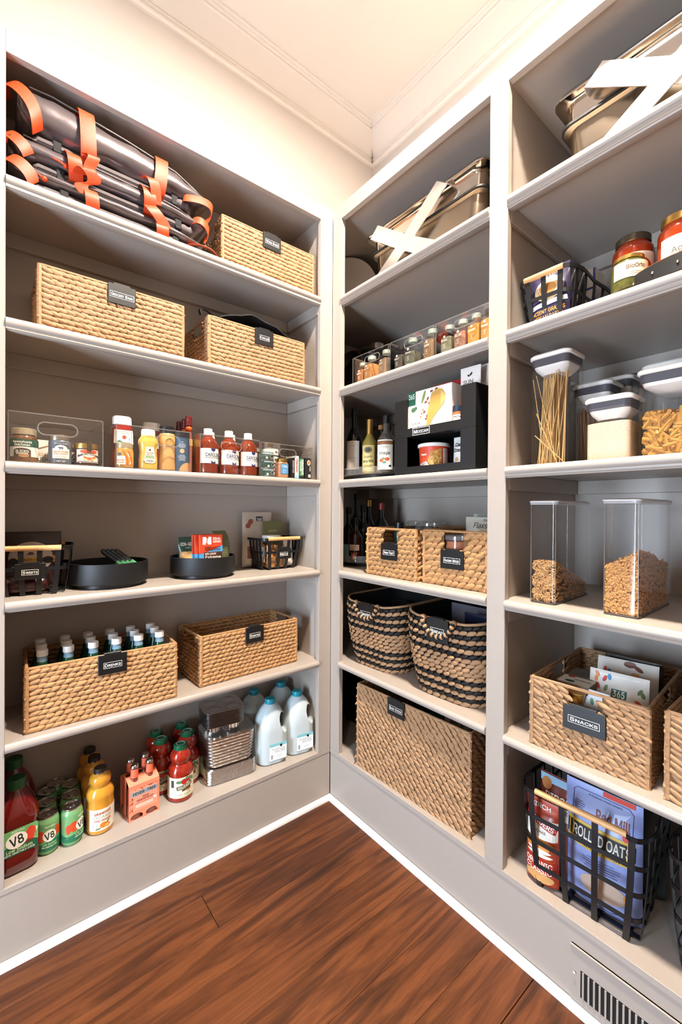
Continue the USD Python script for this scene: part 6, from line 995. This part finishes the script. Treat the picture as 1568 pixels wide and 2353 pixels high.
# cereal dispensers
CLIDW = mat('d8d2d4', .35)
def dispenser(lab, x, y, rot, w, d, h):
    t = RT('cereal_container', lab, 'container', x, y, Z4, rot); th = .0022
    part(t, 'wall', rloft([(w - .004, d - .004, .008, 0), (w, d, .009, .002), (w, d, .009, h - .012)], 5, cap1=False), clear((.93, .93, .935), .0, 'cereal_plastic', .05), 35)
    part(t, 'lid', rloft([(w + .004, d + .004, .010, h - .012), (w + .006, d + .006, .011, h - .010), (w + .006, d + .006, .011, h - .003), (w - .002, d - .002, .010, h)], 5), clear((.80, .79, .80), .35, 'frosted_lid', .1), 30)
    part(t, 'lid_rim', tube(lift(ring(w + .006, d + .006, .011, 4), h - .004), .0018, 6, True), CLIDW); part(t, 'base_edge', tube(lift(ring(w - .003, d - .003, .008, 4), .0022), .0022, 6, True), mat('4a3f3c', .4))
    for sx in (-1, 1): part(t, 'corner_edge', tube([(sx * (w / 2 - .002), -d / 2 + .002, .003), (sx * (w / 2 - .002), -d / 2 + .002, h - .012)], .0014, 6), EDGE)
    return t
t = dispenser('clear cereal container with oat rings, next to the post', .160, -.860, 3, .068, .238, .275)
_tr = trimesh.creation.torus(.0046, .0021, major_sections=10, minor_sections=6); tv, tf = np.array(_tr.vertices), np.array(_tr.faces); vs = []; fs = []; g = np.random.default_rng(8); k = 0
for _ in range(760):
    yy = g.uniform(-.110, .100); top = .110 - .075 * np.clip((yy + .10) / .20, 0, 1); fc = g.integers(0, 4)
    c = (g.uniform(-.027, .027), -.1125 + g.uniform(0, .004), g.uniform(.006, .108)) if fc == 0 else ((.0275 - g.uniform(0, .004), yy, g.uniform(.006, max(top, .012))) if fc == 1 else ((-.0275 + g.uniform(0, .004), yy, g.uniform(.006, max(top, .012))) if fc == 2 else (g.uniform(-.027, .027), yy, top)))
    Q = np.linalg.qr(g.normal(size=(3, 3)))[0]
    if fc == 0 and g.uniform() < .6: Q = np.array([[1, 0, 0], [0, 0, -1], [0, 1, 0]])
    vs.append(tv @ Q.T + c); fs.append(tf + k * len(tv)); k += 1
OATR = special('oat_rings', {'g': ('geometry', {}), 'r': ('rgb_ramp', dict(ramp=[(0, C('c0915c')), (.5, C('d3a872')), (1, C('b8864f'))])), 'p': ('principled_bsdf', dict(roughness=.7))}, [('g.random_per_island', 'r.fac'), ('r.color', 'p.base_color')], 'p.BSDF')
part(t, 'oat_rings', trimesh.Trimesh(np.vstack(vs), np.vstack(fs), process=False), OATR, True, kind='stuff')
part(t, 'oat_core', loft([np.array([(-.022, -.106, z), (.022, -.106, z), (.022, -.106, zt_), (-.022, -.106, zt_)]) for z, zt_ in [(.004, .100)]] + [np.array([(-.022, .095, .004), (.022, .095, .004), (.022, .095, .026), (-.022, .095, .026)])]), mat('8a5f38', .8))
t = dispenser('clear cereal container with golden puffed rice, the right-hand one', .178, -1.045, 1, .074, .262, .277)
g = np.random.default_rng(9)
def topz(x, y): return .112 + .60 * (x + .034) - .22 * max(0, y + .08) - .35 * max(0, -.10 - y) * 0
cs = []
for _ in range(3400):
    q = g.integers(0, 5); x, y = g.uniform(-.033, .033), g.uniform(-.127, .122)
    if q < 2: y = -.127 + abs(g.normal(0, .003))
    elif q == 2: x = .0335 - abs(g.normal(0, .003))
    elif q == 3: x = -.0335 + abs(g.normal(0, .003))
    tz = topz(x, y); cs.append((x, y, tz + g.normal(0, .002) if q == 4 else g.uniform(.005, tz)))
bs = blob(1, (0, 0, 0), (0, 0, 0), (.0046, .0033, .0033), 1, 0); V_, F_ = np.array(bs.vertices), np.array(bs.faces); vs = []; fs = []
for k, c in enumerate(cs):
    Q = np.linalg.qr(g.normal(size=(3, 3)))[0]; vs.append(V_ @ Q * g.uniform(.85, 1.2) + c); fs.append(F_ + k * len(V_))
part(t, 'puffed_rice', trimesh.Trimesh(np.vstack(vs), np.vstack(fs), process=False), special('puffed_rice', {'g': ('geometry', {}), 'r': ('rgb_ramp', dict(ramp=[(0, C('c98f4c')), (.5, C('d8aa6c')), (1, C('bb8140'))])), 'p': ('principled_bsdf', dict(roughness=.55))}, [('g.random_per_island', 'r.fac'), ('r.color', 'p.base_color')], 'p.BSDF'), True, kind='stuff')
part(t, 'cereal_core', loft([np.array([(-.028, y_, .004), (.028, y_, .004), (.028, y_, zb_ + .028), (-.028, y_, zb_ - .006)]) for y_, zb_ in ((-.119, .108), (-.08, .108), (.118, .064))]), mat('a8702c', .8))

# snack baskets
basket('woven basket tagged SNACKS with a cut-out handle, full of bags and apple sauce', (.208, -.968, ZT[5]), -90 + 3.5, .268, .365, .178, 'Snacks', rows=13, seg=.032, slot=True, seed=21, tl=-18, tw=.062, lw=.096)
basket('woven basket cut off by the right edge, next to the SNACKS basket', (.208, -1.274, ZT[5]), -90, .268, .365, .190, None, rows=13, seg=.032, slot=True, seed=22, tl=-18)
Z5 = ZT[5]
t = RT('apple_sauce_pack', 'cardboard sleeve of golden apple sauce cups in the SNACKS basket', 'carton', .135, -.925, Z5 + .085, 3)
part(t, 'sleeve', bx(-.040, .040, -.055, .085, .012, .082, .003), mat('6a5c4c', .6), False, 'brown cardboard sleeve'); art(t, lambda s, o, t_: (s, t_ - .055, .082 + o), [('white_panel', 'd2cabc', rect(.078, .058, 0, .030), 0, 0, 1), ('apple_art', 'b02a2a', ell(.009, .008, -.020, .054), 0, 0, 2), ('logo_patch', '1f4a44', ell(.012, .008, -.012, .018), 0, 0, 2), ('lettering', '3a2c28', T('APPLESAUCE', .006, .040), .012, .036, 2), ('scribble', '4a4036', unary_union([ell(.014, .010, .004, .095).difference(ell(.0132, .0092, .004, .095)), ell(.010, .014, -.010, .085).difference(ell(.0092, .0132, -.010, .085))]), 0, 0, 1)], fine=0)
part(t, 'sauce_cup', rloft([(.046, .04, .014, -.012), (.068, .05, .016, .010), (.072, .05, .016, .066)], 5), mat('a8702a', .2, coat=.5), 40) if False else None
for sx in (-1, 1): pass
c_ = part(t, 'sauce_cup', mv(rloft([(.050, .040, .016, 0), (.068, .050, .018, .058), (.070, .052, .018, .060)], 5), y=-.062, z=.010), mat('a86f2c', .2, coat=.5), 40)
c_ = part(t, 'cup_rim', mv(rloft([(.074, .058, .018, .0), (.076, .060, .018, .003)], 5), y=-.062, z=.0695), mat('b98a4a', .3), 30)
LEAF = lambda pts: unary_union([affinity.rotate(ell(.004, .008, x_, z_), a_) for x_, z_, a_ in pts])
rbag('snack_bag', 'white bag with leaf pattern and a green logo in front inside the SNACKS basket', .130, -1.012, Z5 + .012, .132, .190, .050, 'dcd6cc', items=[('logo_patch', '1f5a48', rect(.034, .020, .004, .140), 0, 0, 1), ('lettering', 'e8efe6', T('365', .015, .026), .004, .140, 2), ('red_leaf', 'c83a34', LEAF([(-.044, .150, 20), (-.030, .170, -20), (.046, .130, 60), (-.040, .120, 0)]), 0, 0, 1), ('orange_leaf', 'e0864a', LEAF([(-.050, .166, 0), (-.048, .178, 30)]), 0, 0, 1), ('green_leaf', '5f7a4a', LEAF([(-.026, .148, -15), (.048, .156, -30), (.054, .150, 20)]), 0, 0, 1), ('blue_leaf', '4a8ac0', LEAF([(-.020, .176, 10)]), 0, 0, 1)], seed=71, rough=.5, rot=6, rx=-10)
rbag('snack_bag', 'white bag with a brown flower print behind the one with the green logo', .190, -1.010, Z5 + .012, .140, .208, .055, 'd4cec4', items=[('orange_print', 'cf9a6a', ell(.010, .008, .020, .172), 0, 0, 1), ('brown_print', '6a3a28', unary_union([ell(.014, .008, .006, .198), affinity.rotate(ell(.005, .012, .026, .190), 60)]), 0, 0, 1), ('red_leaf', 'c83a34', LEAF([(-.050, .174, 0)]), 0, 0, 1), ('blue_leaf', '4a8ac0', LEAF([(-.040, .170, 0)]), 0, 0, 1)], seed=73, rough=.5, rot=8, rx=-16)
rbag('white_bag', 'white bag showing through the handle hole of the SNACKS basket', .085, -.960, Z5 + .02, .11, .145, .03, 'd6d6da', items=[('green_leaf', '4f8a4a', LEAF([(.016, .118, 10)]), 0, 0, 1), ('gold_leaf', 'd0a040', LEAF([(.032, .116, 0)]), 0, 0, 1)], seed=75, rough=.5)
rbag('dark_green_bag', 'dark bag with gold edge at the back of the SNACKS basket', .295, -1.000, Z5 + .012, .14, .195, .05, '2a2a1c', items=[('gold_edge', '8a7a3c', rect(.12, .008, 0, .178), 0, 0, 1)], seed=77)

# big strap baskets on the bottom
wire_basket('big black strap basket with a wooden rod holding oats and pancake mix', (.172, -.958, D0), -90 + 4, .286, .310, .262, None, 4, 5, .020, bands=(1.0, .72, .47, .22), sw=.0068, rodin=.040, bh=.0105)
wire_basket('big black strap basket cut off by the right edge of the picture', (.185, -1.280, D0), -90, .272, .310, .262, None, 4, 5, .020, bands=(1.0, .72, .47, .22), sw=.0068, rodin=.040, bh=.0105)
DB = D0 + .0062
LAV = '8793c4'
rbag('oats_bag', 'big lavender blue bag of rolled oats in the strap basket', .100, -.996, DB, .172, .285, .078, LAV, items=[('red_tab', 'c4402c', rect(.070, .012, .036, .278), 0, 0, 1), ('outline', '2a3050', unary_union([LineString([(-.066, .20), (-.066, .262), (-.058, .268), (.058, .268), (.068, .258), (.068, .10)]).buffer(.0006), LineString([(-.08, .286), (.08, .286)]).buffer(.0006), LineString([(-.07, .022), (-.03, .014), (.03, .014), (.07, .026)]).buffer(.0007)]), 0, 0, 1), ('name_lettering', '7a2a30', T('Red Mill', .022, .074), .026, .226, 1), ('small_lettering', '4a4a6a', lines(4, .030, .0012, .005), -.052, .238, 1), ('small_lettering', '3a4a7a', T('An Employee-Owned Company', .0045, .076, False), .006, .262, 1), ('gold_band', 'c9a53c', rect(.150, .056, 0, .168), 0, 0, 1), ('dark_band', '26221f', rect(.150, .034, 0, .172), 0, 0, 2), ('lettering', 'ece8dc', T('ROLLED OATS', .022, .128), .004, .172, 3), ('band_lettering', '7a5a1c', T('WHOLE GRAIN', .008, .080), .006, .147, 3), ('small_print', '5a648f', lines(5, .09, .0014, .006), .006, .126, 1), ('oat_window', 'b39a88', unary_union([ell(.050, .026, .012, .062)]), 0, 0, 1), ('seal', 'c83a3a', ell(.010, .010, .058, .204), 0, 0, 1), ('gold_patch', 'b87a2c', rect(.014, .020, .062, .062), 0, 0, 1)], seed=81, rough=.42, rot=2, fine=.01)
OATW = mat('9a8472', .7, bump=.8, bscale=260, var=.25, vscale=200)
BIRCH = '7a2c1c'
rbag('pancake_mix_bag', 'brown and white pancake mix bag at the front left of the strap basket', .052, -.868, DB, .086, .214, .050, 'b2432a', items=[('white_panel', 'e2d8c8', Polygon([(-.041, .118), (.041, .124), (.041, .172), (-.041, .168)]), 0, 0, 1), ('lettering', 'e8e2d8', T('BIRCH', .011, .052), -.004, .198, 2), ('red_band', 'a8281f', affinity.rotate(rect(.080, .018, 0, .160), -14), 0, 0, 2), ('band_lettering', 'f0e6da', T('BENDERS', .012, .068), .0, .160, 3, -14), ('small_lettering', '6a4a3a', T('PANCAKE', .006, .042), -.006, .138, 2), ('stack_art', 'd88a3c', unary_union([ell(.034, .010, 0, .112), ell(.030, .014, -.004, .100)]), 0, 0, 2), ('cream_art', 'ece2d2', unary_union([ell(.030, .005, 0, .092), ell(.032, .005, .002, .082)]), 0, 0, 3), ('classic_panel', 'b0301f', rect(.082, .034, 0, .052), 0, 0, 2), ('classic_lettering', 'f2e6d8', T('ORGANIC', .013, .066), 0, .060, 3), ('classic_lettering', 'f2e6d8', T('CLASSIC', .013, .064), 0, .043, 3), ('golden_art', 'd8a060', ell(.036, .016, 0, .022), 0, 0, 2)], seed=83, rough=.3, rot=2)
rbag('pancake_mix_bag', 'taller pancake mix bag with sky blue top behind the front left one', .106, -.888, DB, .104, .262, .050, '6a2a1c', items=[('sky', '8fb6d0', Polygon([(-.052, .236), (.052, .240), (.052, .258), (-.052, .258)]), 0, 0, 1), ('cookie_art', 'b8763c', unary_union([ell(.014, .016, -.034, .234), ell(.010, .010, .030, .226)]), 0, 0, 2), ('lettering', 'ece0d2', T('BIRCH', .016, .070), 0, .206, 2), ('cream_panel', 'ded2be', rect(.090, .032, 0, .176), 0, 0, 2), ('panel_lettering', '5a3a2c', T('PANCAKE', .009, .056), 0, .182, 3), ('panel_lettering', '5a3a2c', T('& WAFFLE', .007, .046), 0, .170, 3)], seed=85, rough=.3, rot=-2)
rbag('baking_bag', 'brown bag with pale blue top at the back of the strap basket', .190, -.960, DB, .170, .288, .050, '3a241c', items=[('sky', '86aec8', Polygon([(-.080, .262), (-.02, .262), (-.05, .282), (-.080, .284)]), 0, 0, 1), ('cookie_art', 'a8682c', ell(.014, .014, -.066, .252), 0, 0, 2), ('choc_art', '5a3422', unary_union([ell(.030, .012, 0, .246), ell(.018, .010, .050, .236)]), 0, 0, 2)], seed=87, rough=.3, rot=-4)
rbag('grey_bag', 'grey-green bag at the right rear of the strap basket', .235, -1.020, DB, .150, .270, .05, '4a5458', seed=89, rough=.4)
rbag('blue_white_bag', 'blue patterned bag along the right side of the strap basket', .185, -1.072, DB, .20, .225, .03, '5f8ab0', seed=91, rough=.35, rot=88) if False else None
rbag('white_bag', 'white bag with a green mark in the strap basket at the right edge', .110, -1.225, DB, .12, .235, .05, 'd0d2d4', items=[('green_mark', '3f7a66', ell(.016, .014, .0, .120), 0, 0, 1)], seed=93, rough=.4)
rbag('tan_bag', 'tan bag behind the white one in the strap basket at the right edge', .165, -1.235, DB, .13, .262, .05, 'b0a890', seed=95, rough=.5); rbag('brown_bag', 'dark brown bag low in the strap basket at the right edge', .060, -1.270, DB, .10, .10, .05, '5a2c22', seed=97)
